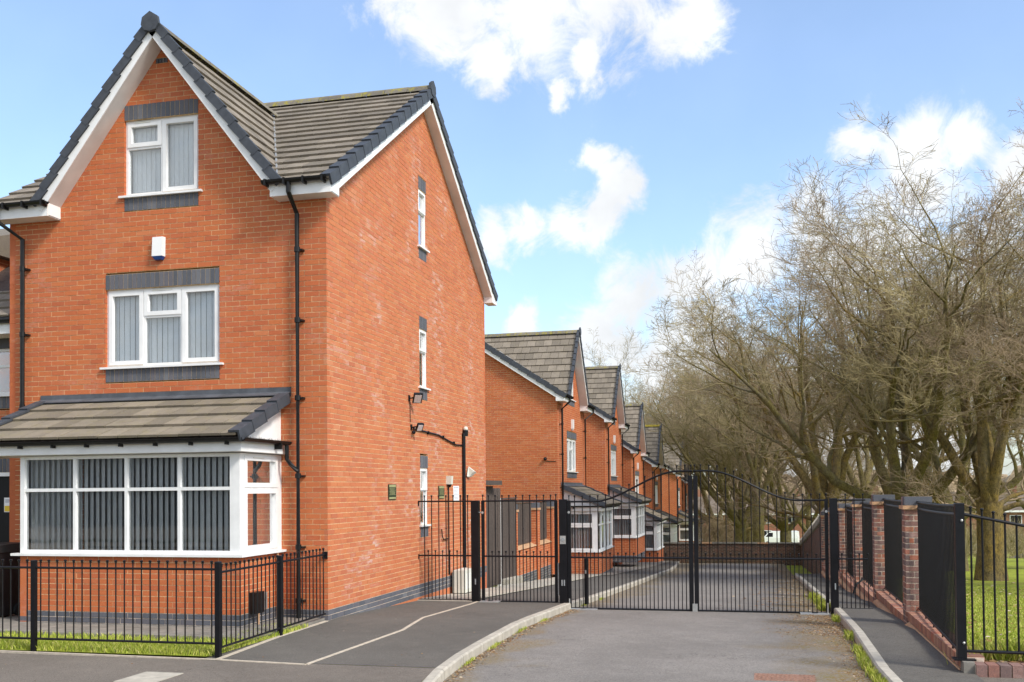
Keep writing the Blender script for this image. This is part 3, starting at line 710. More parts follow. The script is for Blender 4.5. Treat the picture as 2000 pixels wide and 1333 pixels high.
    tiles(br, (X(rx0), ye, ze), (S, 0, 0), (0, math.cos(bpitch), math.sin(bpitch)), rx1 - rx0 - .08, bl_ - .02, (bl_ - .02) / 4, [], near, 'tile_bay', stagger=True)
    verge(br, (X(rx1 - .06), ye, ze), (X(rx1 - .06), yt - .08, zt2 - .03), (S, 0, 0), 4, near, drop=.12)
    verge(br, (X(rx0 + .06), ye, ze), (X(rx0 + .06), yt - .08, zt2 - .03), (-S, 0, 0), 4, near, drop=.12)
    m = MB(); fx0, fx1 = rx0 + .04, rx1 - .03
    m.prism([(X(fx0), 0.0, zt2 + .13), (X(fx1), 0.0, zt2 + .13), (X(fx1), 0.0, zt2 + .0), (X(fx0), 0.0, zt2 + .0)], [(X(fx0), -.012, zt2 + .13), (X(fx1), -.012, zt2 + .13), (X(fx1), -.014, zt2 + .05), (X(fx0), -.014, zt2 + .05)])
    m.prism([(X(fx0), -.01, zt2 + .06), (X(fx1), -.01, zt2 + .06), (X(fx1), -.13, zt2 + .0), (X(fx0), -.13, zt2 + .0)], [(X(fx0), -.01, zt2 + .068), (X(fx1), -.01, zt2 + .068), (X(fx1), -.134, zt2 + .012), (X(fx0), -.134, zt2 + .012)])
    m.build('lead_flashing', 'lead', br)
    for xx in (bx1 - .01, bx0 - .12):      # white boarded ends under the verges
        m = MB(); m.prism([(X(xx), -.002, 2.5), (X(xx), ye + .2, 2.5), (X(xx), ye + .2, 2.56), (X(xx), -.002, zt2 - .06)], [(X(xx - .02), -.002, 2.5), (X(xx - .02), ye + .2, 2.5), (X(xx - .02), ye + .2, 2.56), (X(xx - .02), -.002, zt2 - .06)]); m.build('bay_gable_board', 'white', H)
    m = MB(); m.box(*sorted((X(rx0 + .06), X(bx1 + .1))), ye + .13, ye + .152, 2.345, 2.52); m.box(*sorted((X(bx1 + .078), X(bx1 + .1))), ye + .152, -.002, 2.345, 2.52); m.build('bay_fascia', 'white', H)
    m = MB(); m.box(*sorted((X(rx0 + .07), X(bx1 + .078))), ye + .152, -.002, 2.34, 2.355); m.build('bay_soffit', 'soffit', H)
    m = MB(); zc = 2.515; yc = ye + .07
    prof = [(yc + .052 * math.cos(a), zc + .052 * math.sin(a)) for a in [math.pi * (1 + i / 6) for i in range(7)]]; ring = prof + [(yc + (y - yc) * .88, zc + (z - zc) * .88) for y, z in reversed(prof)]
    m.prism([(X(rx0 + .05), y, z) for y, z in ring], [(X(bx1 + .17), y, z) for y, z in ring])
    xc = bx1 + .16; m.prism([(X(xc + (y - yc)), ye + .05, z) for y, z in ring], [(X(xc + (y - yc)), -.1, z) for y, z in ring])
    for i in range(8):
        xx = rx0 + .3 + i * .52
        if xx < bx1: m.box(*sorted((X(xx - .009), X(xx + .009))), yc - .03, ye + .13, 2.43, 2.50)
    m.box(*sorted((X(bx1 + .1), X(xc + .05))), -.42, -.395, 2.40, 2.51)
    m.build('bay_gutter', 'pipe', H)
    m = MB(); m.tube([(X(xc), -.16, 2.5), (X(xc), -.16, 2.27), (X(xc + .04), -.13, 2.2), (X(-.405), -.1, 2.1)], .03, 8); m.build('bay_downpipe', 'pipe', H)
    if near:
        # mossy fringe along the gutters
        m = MB()
        for i in range(900):
            x = U(rx0 + .1, bx1 + .15); a = (x, yc + U(-.045, .045), zc + .0); m.poly([a, (a[0] + U(-.02, .02), a[1] + U(-.03, .02), a[2] + U(.008, .035)), (a[0] + .006, a[1], a[2])], [(0, 1, 2)])
        for i in range(200):
            x = xc + U(-.045, .045); a = (x, U(ye, -.1), zc); m.poly([a, (a[0] + U(-.02, .03), a[1] + U(-.02, .02), a[2] + U(.01, .04)), (a[0], a[1] + .006, a[2])], [(0, 1, 2)])
        m.build('gutter_debris', 'dark', H, kind='stuff')
    return H
# ================================================================== SETTING
def strip(name, mat, xa, xb, y0, y1, dz, step=.5, side=None, bx=None, nx=1):
    """ground sheet following gz; xa/xb may be functions of y"""
    fa = xa if callable(xa) else (lambda y: xa); fb = xb if callable(xb) else (lambda y: xb)
    ys = []; y = y0
    while y < y1 - 1e-6: ys.append(y); y += step
    ys.append(y1)
    for a, _ in KN:
        if y0 < a < y1: ys.append(a)
    ys = sorted(set(round(v, 4) for v in ys)); m = MB()
    for a, b in zip(ys, ys[1:]):
        for k in range(nx):
            t0, t1 = k / nx, (k + 1) / nx
            p = lambda y, t: (fa(y) + (fb(y) - fa(y)) * t, y, gz(y) + dz)
            m.quad(p(a, t0), p(a, t1), p(b, t1), p(b, t0))
        if side is not None:
            m.quad((fa(a), a, gz(a) + dz), (fb(a), a, gz(a) + dz), (fb(a), a, gz(a) + dz - side), (fa(a), a, gz(a) + dz - side)) if a == ys[0] else None
            for f in (fa, fb): m.quad((f(a), a, gz(a) + dz), (f(b), b, gz(b) + dz), (f(b), b, gz(b) + dz - side), (f(a), a, gz(a) + dz - side))
    o = m.build(name, mat); o['kind'] = 'structure'; return o
# terrain
g = MB(); ys = [-400, -60, -20] + [a for a, _ in KN[1:-1]] + [130, 200, 400, 1200]; ys = sorted(set(ys))
for a, b in zip(ys, ys[1:]): g.quad((-900, a, gz(a) - .2), (900, a, gz(a) - .2), (900, b, gz(b) - .2), (-900, b, gz(b) - .2))
o = g.build('ground', 'turf'); o['kind'] = 'structure'
def kl(y):   # left kerb outer edge
    P = [(-60, 14), (-9, 5.5), (-7, 4.0), (-5.5, 3.25), (-4.07, 2.86), (-3, 2.74), (-2, 2.70), (0, 2.70), (3.5, 2.74), (6.7, 2.74), (16.7, 2.6), (28.4, 2.35), (36, 2.0), (42, 1.6)]
    if y <= P[0][0]: return P[0][1]
    for (a, xa), (b, xb) in zip(P, P[1:]):
        if y <= b:
            return xa + (xb - xa) * (y - a) / (b - a)
    return 1.6
def kr(y): return 7.02 + (0 if y > -2.5 else (y + 2.5) ** 2 * -.0 + .05 * max(0, -2.5 - y))
strip('driveway', 'tarmac', lambda y: kl(y) - .02 if y > -8 else -20, lambda y: kr(y) + .02 if y > -8 else 30, -8, 42, -.10, .5, nx=1)
strip('road', 'tarmac', -200, 200, -24, -8, -.104, 8)
strip('far_pavement', 'path2', -200, 200, -60, -24, .0, 5)
strip('footpath', 'path', -.02, lambda y: kl(y) - .10, -3.3, 42, 0.0, .5)
strip('street_pavement', 'path2', -30, lambda y: kl(y) - .10, -8, -3.3, -.003, .5)
strip('side_path', 'path', lambda y: kr(y) + .12, 7.9, -4.2, 24, -.005, .5)
strip('verge_soil', 'path2', 7.85, 60, -9, -2.62, -.03, 2)
strip('patio', 'concrete_dk', -9.0, -.05, -2.05, .02, .04, 1, side=.1)
strip('front_lawn_soil', 'turf', -9.0, -.03, -3.16, -2.0, .012, .6)
strip('side_yard', 'concrete', -.02, .95, 3.9, 18.8, .015, .5)
strip('house_forecourt', 'concrete_dk', -1.2, 1.25, 18.8, 42, .02, 1)
strip('park', 'turf', 8.0, 90, -2.62, 95, -.0, 1.5)
m = MB()
for a, b in ((96, 112),): m.quad((-200, a, -6.62), (200, a, -6.62), (200, b, -6.62), (-200, b, -6.62))
o = m.build('far_road', 'path2'); o['kind'] = 'structure'
# kerbs made of stones
def kerb(label, f, off0, off1, y0, y1, L=.9):
    pts = []; y = y0; K = bpy.data.objects.new('kerb', None); link(K); K['kind'] = 'structure'
    i = 0
    while y < y1:
        l = L if y < 12 else L * 2
        a, b = y + .006, min(y + l, y1) - .006; m = MB()
        P = lambda yy, o, z: (f(yy) + o, yy, gz(yy) + z)
        bot, top = -.2, .006
        c = .018
        ring = lambda yy: [P(yy, off0, bot), P(yy, off0, top - (c if off0 > off1 or True else 0)), P(yy, off0 + (c if off1 > off0 else -c), top), P(yy, off1 + (-c if off1 > off0 else c), top), P(yy, off1, top - c), P(yy, off1, bot)]
        r0, r1 = ring(a), ring(b); n = 6
        m.poly(r0 + r1, [tuple(range(n)), tuple(reversed(range(n, 2 * n)))] + [(t, t + n, (t + 1) % n + n, (t + 1) % n) for t in range(n)])
        m.build('kerb_stone', 'concrete', K); y += l; i += 1
kerb('l', kl, 0.0, -.125, -7.9, 42); kerb('r', kr, 0.0, .125, -4.2, 24)
# pale edging strips in the tarmac
def edge_line(pts, w_=.05, dz=.006, name='edging_strip'):
    m = MB()
    for (x0, y0), (x1, y1) in zip(pts, pts[1:]):
        d = Vector((x1 - x0, y1 - y0, 0)); n_ = Vector((-d.y, d.x, 0)).normalized() * w_ / 2; k = max(1, int(d.length / .5))
        for i in range(k):
            a, b = Vector((x0, y0, 0)) + d * i / k, Vector((x0, y0, 0)) + d * (i + 1) / k
            q = [a + n_, b + n_, b - n_, a - n_]; m.poly([(v.x, v.y, gz(v.y) + dz) for v in q] + [(v.x, v.y, gz(v.y) + dz - .05) for v in q], [(0, 1, 2, 3), (0, 4, 5, 1), (1, 5, 6, 2), (2, 6, 7, 3), (3, 7, 4, 0)])
    o = m.build(name, 'edging'); o['kind'] = 'structure'
edge_line([(-9, -3.18), (-2.7, -3.19), (.16, -3.27), (1.26, -3.37)], .045)
edge_line([(1.26, -3.37), (1.36, -.7), (1.2, .6), (1.14, 3.2), (1.1, 3.8)], .045)
edge_line([(.17, -3.25), (.03, -1.55), (.0, -.05)], .05, .01)
m = MB(); m.box(-.16, .26, -4.62, -4.08, -.03, .004); o = m.build('concrete_patch', 'concrete'); o['kind'] = 'structure'
m = MB(); m.box(0.0, 1.0, 3.80, 3.94, -.3, -.115); o = m.build('fence_footing', 'concrete'); o['kind'] = 'structure'
# slabs of the side yard
Y = bpy.data.objects['side_yard']
y = 4.0
while y < 18.5:
    for (xa, xb) in ((.0, .46), (.475, .94)):
        m = MB(); q = [(xa, y), (xb, y), (xb, y + .58), (xa, y + .58)]; h = U(0, .004)
        m.prism([(a, b, gz(b) + .016) for a, b in q], [(a, b, gz(b) + .03 + h) for a, b in q]); m.build('paving_slab', 'concrete', Y)
    y += .6
# patio slabs
Y = bpy.data.objects['patio']
for r in range(4):
    x = -9.0 + (.22 if r % 2 else 0)
    while x < -.4:
        m = MB(); m.box(x + .004, min(x + .446, -.06), -2.04 + r * .3, -1.748 + r * .3, .03, .05 + U(0, .003)); m.build('paving_slab', 'concrete_dk', Y); x += .45
# ================================================================== HOUSES
A = house('three storey orange brick house nearest the street, front gable over a wide white bay window', 1, True, group=None)
B = house('orange brick house next beyond the garden wall, its gable end facing the street', -1, False, group='brick houses stepping down the drive')
B.location = (-.55, 19.4, -1.25); B.rotation_euler = (0, 0, math.pi / 2)
kids = kidmap()
for (x, y, z, lb) in ((-.55, 29.9, -1.28, 'second orange brick house down the drive, half hidden behind the first'),
                      (-.5, 38.4, -2.33, 'third orange brick house down the drive, its bay seen through the gate bars'),
                      (-.5, 48.7, -2.82, 'fourth orange brick house down the drive with yellow lichen on its ridge'),
                      (-.4, 65.5, -3.22, 'fifth orange brick house down the drive, left of the tall gate post'),
                      (-.4, 74.0, -3.7, 'farthest orange brick house of the row, only a sliver of roof showing')):
    c = copy_tree(B, kids); c.location = (x, y, z); tag(c, lb)
    if 'lichen' in lb:
        for q in c.children_recursive:
            if q.name.startswith('ridge_tiles'): q.data = q.data.copy(); q.data.materials[0] = MATS['lichen']
# link building and the next house to the left
L = thing('brick_house', 'lower two storey brick house at the left edge with dark front door under a window', 'house')
lf = brickwall('front_wall', L, PF(.5), lambda z: [(-9.2, -5.26)], .0, 4.2, [(-7.4, -5.5, 3.4 - .225, 4.25), (-6.6, -5.5, 0, 2.38)])
soldiers(L, PF(.5), -7.4, -5.5, 3.175, 3.4, lf, True); soldiers(L, PF(.5), -6.6, -5.5, 2.16, 2.385, lf, True)
m = MB(); ubox(m, PF(.5), -7.4, -5.5, 4.14, 4.36, -.1, -.002); m.build('soldier_course', 'blue_brick', L)
window(lf, PF(.5), -7.4, -5.5, 3.4, 4.14, [(-7.4, -6.45, 3.4, 3.9, False), (-6.45, -5.5, 3.4, 3.86, False), (-7.4, -6.45, 3.9, 4.14, False), (-6.45, -5.5, 3.86, 4.14, False)], True, ang=30, slat='slat_dim')
m = MB(); ubox(m, PF(.5), -6.6, -5.5, 0.05, 2.16, -.09, -.05); dr = m.build('front_door', 'black', L)
m = MB(); ubox(m, PF(.5), -6.6, -5.5, 2.10, 2.16, -.05, -.0); ubox(m, PF(.5), -6.66, -6.6, .05, 2.16, -.05, 0); m.build('door_frame', 'white', L)
m = MB(); ubox(m, PF(.5), -5.80, -5.66, 1.53, 1.76, -.05, -.045); nt = m.build('door_notice', 'paper', dr)
m = MB(); ubox(m, PF(.5), -5.79, -5.67, 1.54, 1.63, -.045, -.043); m.build('notice_print', 'yellow', nt)
m = MB()
for i in range(3): ubox(m, PF(.5), -5.78, -5.69 - .01 * i, 1.72 - i * .018, 1.73 - i * .018, -.045, -.043)
m.build('notice_lettering', 'ink', nt)
m = MB(); m.box(-9.2, -5.26, .12, .5, 4.30, 4.34); m.build('soffit', 'soffit', L)
m = MB(); m.box(-9.2, -5.26, .10, .12, 4.30, 4.48); m.build('fascia', 'white', L)
m = MB(); m.tube([(-9.2, .05, 4.5), (-5.26, .05, 4.5)], .05, 8); m.build('gutter', 'pipe', L)
m = MB(); m.prism([(-9.2, .05, 4.5), (-5.25, .05, 4.5), (-5.25, 3.5, 6.9), (-9.2, 3.5, 6.9)], [(-9.2, .05, 4.52), (-5.25, .05, 4.52), (-5.25, 3.5, 6.92), (-9.2, 3.5, 6.92)]); lr = m.build('roof', 'wood', L)
pl = math.atan2(2.4, 3.45); tiles(lr, (-9.2, .05, 4.53), (1, 0, 0), (0, math.cos(pl), math.sin(pl)), 3.92, .98, .31, [], True, 'tile')
m = MB(); m.box(-9.2, -5.26, .6, 8, 0, 4.4); m.build('core_wall', 'brick', L)
N = thing('brick_house', 'taller orange brick side wall glimpsed between the first house and the left edge', 'house')
brickwall('side_wall', N, PS(-6.9), lambda z: [(.9, 9)], 4.8, 5.925, [], mat='brick_side')
m = MB(); m.box(-12, -7.0, .9, 9, 0, 5.9); m.build('front_wall', 'brick', N)
m = MB(); m.box(-7.05, -6.75, .55, .95, 5.9, 6.1); m.build('eaves_box', 'white', N)
m = MB(); m.prism([(-12, .6, 5.93), (-12, 4.5, 7.3), (-12, 9, 5.93)], [(-6.75, .6, 5.93), (-6.75, 4.5, 7.3), (-6.75, 9, 5.93)]); m.build('roof', 'tile', N)
# ================================================================== SMALL FITTINGS ON THE FIRST HOUSE
def PSx(x=0): return PS(x)
t = thing('alarm_box', 'white burglar alarm box with blue base high on the front wall between two windows', 'alarm box', (-2.644, 0, 5.24))
m = MB(); m.prism([(-.09, -.004, .05), (.09, -.004, .05), (.085, -.085, .05), (-.085, -.085, .05)], [(-.095, -.004, .335), (.095, -.004, .335), (.085, -.065, .335), (-.085, -.065, .335)]); m.build('casing', 'white', t)
m = MB(); m.prism([(-.06, -.004, 0), (.06, -.004, 0), (.05, -.06, 0), (-.05, -.06, 0)], [(-.088, -.004, .048), (.088, -.004, .048), (.083, -.083, .048), (-.083, -.083, .048)]); m.build('strobe', 'blue', t)
for i, (x, z, y) in enumerate(((-.6, 29.9 + 1, 0), (0, 0, 0))): pass
for (hx, hy, hz, lb) in ((-.55, 19.4, -1.25, 'white alarm box on the drive side of the first stepped house'), (-.55, 29.9, -1.28, 'white alarm box on the drive side of the second stepped house'), (-.5, 38.4, -2.33, 'white alarm box on the drive side of the third stepped house'), (-.5, 48.7, -2.82, 'white alarm box on the drive side of the fourth stepped house')):
    m = MB(); m.box(.002, .08, -.09, .09, 0, .33); m.box(.002, .06, -.05, .05, -.05, -.001)
    q = m.build('alarm_box', 'white', None, loc=(hx, hy + 2.6, hz + 5.2)); tag(q, lb, 'alarm box', 'alarm boxes on the stepped houses')
def floodlight(x, y, z, lb, tilt, yaw, s=1.0):
    t = thing('floodlight', lb, 'floodlight', (x, y, z))
    m = MB(); m.tube([(0, 0, 0), (.05, 0, 0), (.10, .02, .01)], .014, 6); m.box(0, .012, -.04, .04, -.05, .05); m.build('bracket', 'black', t)
    Rm = Matrix.Rotation(yaw, 4, 'Z') @ Matrix.Rotation(tilt, 4, 'Y'); T = Matrix.Translation((.15, .03, .0)) @ Rm
    m = MB(); m.box(-.11 * s, .11 * s, -.08 * s, .08 * s, -.02, .02, M=T)
    for i in range(5): m.box(-.1 * s + i * .045 * s, -.085 * s + i * .045 * s, -.07 * s, .07 * s, .02, .04, M=T)
    m.build('lamp_head', 'black', t)
    m = MB(); m.box(-.09 * s, .09 * s, -.06 * s, .06 * s, -.024, -.0205, M=T); m.build('lens', 'slat', t)
    return t
floodlight(0, 3.42, 3.42, 'upper black floodlight beside the dark bricks below the middle side window', math.radians(-40), math.radians(-60))
t = floodlight(0, 3.52, 2.92, 'lower black floodlight and sensor where the black conduit begins', math.radians(-45), math.radians(-50), .72)
m = MB(); m.ball((.05, 0, -.09), .035, 8, 6); m.build('sensor', 'black', t)
t = thing('conduit', 'black cable conduit running along the side wall and down to the condenser box', 'conduit', (0, 0, 0))
m = MB(); m.tube([(.012, 3.44, 3.4), (.012, 3.46, 3.0)], .006, 5); m.build('cable', 'black', t)
m = MB(); m.tube([(.02, 3.6, 2.9), (.022, 5.0, 2.86), (.022, 6.1, 2.72), (.022, 6.62, 2.73)], .016, 6); m.build('pipe', 'black', t)
for y in (4.4, 5.3, 6.0):
    m = MB(); m.box(.0, .04, y - .012, y + .012, 2.84 - max(0, (y - 5) * .12), 2.9 - max(0, (y - 5) * .12)); m.build('clip', 'black', t)
m = MB(); m.tube([(.04, 6.62, 2.98), (.04, 6.62, .2)], .035, 8); m.build('pipe', 'black', t)
t = thing('security_camera', 'small dome camera with cream cap on top of the black conduit', 'security camera', (.06, 6.68, 2.98))
m = MB(); m.tube([(0, 0, -.06), (0, 0, .06)], [.05, .055], 10); m.build('mount', 'black', t)
m = MB(); m.ball((0, 0, .09), .05, 10, 6); m.build('dome', 'cream', t)
t = thing('security_camera', 'wedge shaped grey camera housing beside the conduit at mid height', 'security camera', (.03, 6.95, 2.2))
m = MB(); m.prism([(0, -.09, -.1), (.02, .0, -.1), (.13, .0, .0), (.0, -.0, .1)], [(0, -.02, -.12), (.03, .1, -.12), (.15, .1, -.02), (0, .1, .1)]); m.build('housing', 'cream', t)
t = thing('lantern', 'square cream lantern head on a thin black conduit, left of the white notice', 'lantern', (.05, 5.58, 1.93))
m = MB(); m.prism([(-.05, -.05, .0), (.05, -.05, 0), (.05, .05, 0), (-.05, .05, 0)], [(-.06, -.06, .16), (.06, -.06, .16), (.06, .06, .16), (-.06, .06, .16)]); m.build('lamp_head', 'cream', t)
m = MB(); m.tube([(0, 0, 0), (0, 0, -.06)], [.05, .02], 8); m.tube([(-.02, 0, -.05), (-.02, 0, -1.75)], .014, 6); m.tube([(-.02, 0, -1.05), (-.02, -.35, -1.05), (-.02, -.42, -.98), (-.02, -.45, -.85)], .012, 5); m.build('conduit', 'black', t)
for (y0, y1, z0, z1, lb) in ((2.37, 2.72, 1.67, 1.92, 'dark green plaque with gold lettering left of the narrow ground floor window'), (5.02, 5.36, 1.66, 1.9, 'dark green plaque with gold lettering right of the narrow ground floor window')):
    t = thing('plaque', lb, 'plaque', (0, 0, 0), group='green plaques on the side wall')
    m = MB(); m.box(0.004, .016, y0, y1, z0, z1); m.build('board', 'plaque', t)
    m = MB(); hh = z1 - z0
    m.box(.016, .018, y0 + .02, y1 - .02, z1 - .045, z1 - .008); m.box(.016, .018, y0 + .02, y1 - .02, z0 + .01, z0 + .04); 
    for i in range(7):
        zz = z1 - .065 - i * .018; y = y0 + .035 + (i % 3) * .015
        while y < y1 - .05 - (i % 2) * .03: l = U(.012, .04); m.box(.016, .018, y, y + l, zz, zz + .008); y += l + .012
    m.build('lettering', 'gold', t)
t = thing('notice', 'white notice with lines of small grey print beside the conduit', 'notice', (0, 0, 0))
m = MB(); m.box(.004, .010, 5.97, 6.35, 1.6, 1.9); m.build('board', 'paper', t)
m = MB()
for i in range(9):
    zz = 1.865 - i * .028; y = 6.01
    while y < 6.27: l = U(.015, .05); m.box(.0105, .012, y, y + l, zz, zz + (.018 if i == 0 else .009)); y += l + .015
m.build('lettering', 'ink', t)
t = thing('condenser_unit', 'white boxy outdoor unit on the side wall behind the railings', 'outdoor unit', (0, 0, 0))
m = MB(); m.box(.05, .30, 5.75, 6.45, -.19, .25); m.build('casing', 'cream', t)
m = MB(); m.box(.0, .05, 5.85, 6.35, -.1, .2); m.tube([(.17, 5.92, -.19), (.17, 5.92, -.26)], .08, 10); m.build('mounting', 'black', t)
m = MB()
for i in range(6): m.box(.30, .304, 5.82 + i * .09, 5.86 + i * .09, -.12, .18)
m.build('grille', 'white', t)
t = thing('meter_box', 'grey boxy gas meter low on the bay side wall behind the railings', 'meter box', (0, 0, 0))
m = MB(); m.box(-.695, -.60, -.98, -.72, .2, .48); m.build('casing', 'pipe', t)
m = MB(); m.box(-.695, -.61, -.71, -.62, .24, .46); m.build('side_plate', 'zinc', t)
m = MB(); m.tube([(-.62, -.86, .2), (-.62, -.86, .05)], .02, 6); m.build('pipe', 'tan', t)
m = MB(); m.tube([(-.66, -.22, .06), (-.66, -.22, 1.0)], .018, 6); tag(m.build('waste_pipe', 'tan'), 'thin tan pipe up the bay side wall behind the railings', 'pipe')
t = thing('wheelie_bin', 'black wheelie bin by the left end of the bay window', 'bin', (-4.9, -.75, .045))
m = MB(); m.prism([(-.22, -.24, 0.02), (.22, -.24, 0.02), (.22, .24, .02), (-.22, .24, .02)], [(-.28, -.33, .93), (.28, -.33, .93), (.28, .33, .93), (-.28, .33, .93)]); m.build('body', 'bin', t)
m = MB(); m.prism([(-.3, -.35, .935), (.3, -.35, .935), (.3, .36, .935), (-.3, .36, .935)], [(-.27, -.3, 1.03), (.27, -.3, 1.03), (.27, .34, 1.06), (-.27, .34, 1.06)]); m.build('lid', 'bin', t)
m = MB(); m.tube([(-.25, .40, .92), (.25, .40, .92)], .018, 6); m.build('handle', 'bin', t)
for x in (-.24, .24):
    m = MB(); m.tube([(x - .03, .25, .09), (x + .03, .25, .09)], .09, 12); m.build('wheel', 'dark', t)
# lights/cameras on the first stepped house gable
t = thing('security_camera', 'black dome camera on the gable wall of the first stepped house, by its downpipe', 'security camera', (-.95, 19.4, 2.82))
m = MB(); m.ball((0, -.07, 0), .06, 8, 6); m.tube([(0, 0, 0), (0, -.06, 0)], .03, 6); m.tube([(0, -.01, -.07), (.35, -.01, -.09)], .01, 5); m.build('dome', 'black', t)
# ================================================================== RAILINGS
BARM = {}
def barmesh(h, r=.0088, ball=True):
    k = (round(h, 3), r, ball)
    if k not in BARM:
        m = MB(); m.tube([(0, 0, 0), (0, 0, h)], r, 6)
        if ball: m.ball((0, 0, h + .012), .019, 7, 5, .75); m.tube([(0, 0, h - .012), (0, 0, h - .002)], .014, 6, False)
        BARM[k] = m.mesh('bar', 'black')
    return BARM[k]
def post(parent, x, y, z0, z1, s=.05, name='post', cap=True):
    m = MB(); m.box(x - s / 2, x + s / 2, y - s / 2, y + s / 2, z0, z1)
    if cap: m.prism([(x - s / 2 - .004, y - s / 2 - .004, z1), (x + s / 2 + .004, y - s / 2 - .004, z1), (x + s / 2 + .004, y + s / 2 + .004, z1), (x - s / 2 - .004, y + s / 2 + .004, z1)],
                    [(x - s / 2 + .004, y - s / 2 + .004, z1 + .012), (x + s / 2 - .004, y - s / 2 + .004, z1 + .012), (x + s / 2 - .004, y + s / 2 - .004, z1 + .012), (x - s / 2 + .004, y + s / 2 - .004, z1 + .012)])
    return m.build(name, 'black', parent)
def rail(parent, a, b, r=.016, name='rail', flat=False):
    m = MB(); a, b = Vector(a), Vector(b)
    if flat: m.tube([a, b], r, 4)
    else: m.tube([a, b], r, 8)
    return m.build(name, 'black', parent)
def fence_panel(root, a, b, zb, zt, sp=.11, over=.07, r=.0078, start=.5):
    a, b = Vector((*a, 0)), Vector((*b, 0)); L = (b - a).length; n = int(L / sp)
    for z in (zb, zt): rail(root, (a.x, a.y, z), (b.x, b.y, z), .0135)
    for i in range(n):
        p = a + (b - a) * ((i + start) / n); inst('bar', barmesh(zt + over - zb, r), root, (p.x, p.y, zb))
t = thing('railing', 'low black bow top railing along the strip of grass in front of the bay', 'railing', (0, 0, 0), group='low railings round the front lawn')
post(t, -2.235, -3.16, -.05, 1.04, .052); post(t, .10, -3.13, -.05, 1.04, .056)
fence_panel(t, (-2.2, -3.16), (.075, -3.13), .15, .965, .108)
fence_panel(t, (-4.6, -3.16), (-2.27, -3.16), .15, .965, .108); post(t, -4.65, -3.16, -.05, 1.04, .052)
t = thing('railing', 'low black railing from the lawn corner back to the house corner', 'railing', (0, 0, 0), group='low railings round the front lawn')
post(t, .02, -1.5, -.05, 1.0, .052); fence_panel(t, (.095, -3.1), (.025, -1.53), .10, .93, .112); fence_panel(t, (.018, -1.47), (-.03, -.03), .10, .93, .112)
m = MB(); m.box(-.07, .0, -.03, -.004, .87, .97); m.build('wall_bracket', 'black', t)
# ---------------- gate line at y = 3.87
GY = 3.87
def dense(root, xs, zb, zl, zt_fn, sp, short_over=.07, tall_over=.08, tall_first=True, y=GY):
    x0, x1 = xs; n = max(2, int(round((x1 - x0) / sp))); s = (x1 - x0) / n
    for i in range(n):
        x = x0 + s * (i + .5); zt = zt_fn(x)
        inst('bar', barmesh(round(zt + tall_over - zb, 2), .0092), root, (x, y, zb))
        if i < n - 1: inst('bar', barmesh(round(zl + short_over - zb, 2), .0082), root, (x + s / 2, y, zb))
        if i in (1, n // 2, n - 2):
            m = MB(); m.ball((x, y, (zl + zt) / 2), .016, 6, 4); m.build('collar', 'black', root)
t = thing('railing', 'tall black railing panel between the house wall and the first gate post', 'railing', (0, 0, 0))
for z, x0 in ((1.62, -.0), (.665, .0), (-.115, .0)): rail(t, (x0, GY, z), (.99, GY, z), .0135)
dense(t, (.05, .98), -.115, .665, lambda x: 1.62, .131)
for z in (1.6, .665):
    m = MB(); m.box(.001, .012, GY - .02, GY + .02, z - .06, z + .02); m.build('wall_bracket', 'black', t)
for (x, z0, z1, lb) in ((1.055, -.2, 1.62, 'thick black gate post left of the pedestrian gate, nearest the house'), (2.62, -.27, 1.63, 'thick black gate post with a grey keypad between pedestrian gate and drive gates'), (7.04, -.36, 1.62, 'thick black gate post at the right end of the drive gates')):
    t = thing('gate_post', lb, 'gate post', (0, 0, 0), group='thick posts of the gate line'); post(t, x, GY, z0, z1, .132 if x != 7.04 else .12)
    if x > 2 and x < 3:
        m = MB(); m.box(x - .05, x + .05, GY - .078, GY - .068, .88, 1.02); k = m.build('keypad', 'zinc', t); m = MB(); m.tube([(x, GY - .078, .96), (x, GY - .084, .96)], .03, 12); m.build('button', 'silver', k)
    for dx in ((-.02, .02) if x > 2 and x < 3 else (.01,)):
        m = MB(); m.box(x + dx - .01, x + dx + .01, GY - .075, GY - .066, .17, .27); m.build('latch_plate', 'silver', t)
def hinge(root, x0, x1, z):
    m = MB(); m.tube([(x0, GY, z), (x1, GY, z)], .012, 6); m.tube([(x1, GY - .03, z), (x1, GY + .03, z)], .022, 8); m.build('hinge', 'zinc', root)
t = thing('pedestrian_gate', 'narrow black pedestrian gate across the footpath, closed', 'gate', (0, 0, 0))
post(t, 1.19, GY, -.12, 1.63, .05, 'stile', False); post(t, 2.49, GY, -.12, 1.63, .05, 'stile', False)
for z in (1.62, .66, -.12): rail(t, (1.19, GY, z), (2.49, GY, z), .0145)
dense(t, (1.23, 2.46), -.12, .66, lambda x: 1.62, .1245)
inst('bar', barmesh(.09), t, (1.19, GY, 1.62)); inst('bar', barmesh(.09), t, (2.49, GY, 1.62))
hinge(t, 1.12, 1.19, 1.42); m = MB(); m.box(2.52, 2.535, GY - .03, GY + .03, .0, .55); m.build('lock_strip', 'zinc', t)
def curve(x):
    c = min(abs(x - 2.72), abs(6.93 - x)); t_ = max(0, min(1, (c - .42) / 1.45)); return 1.60 + .50 * (t_ * t_ * (3 - 2 * t_))
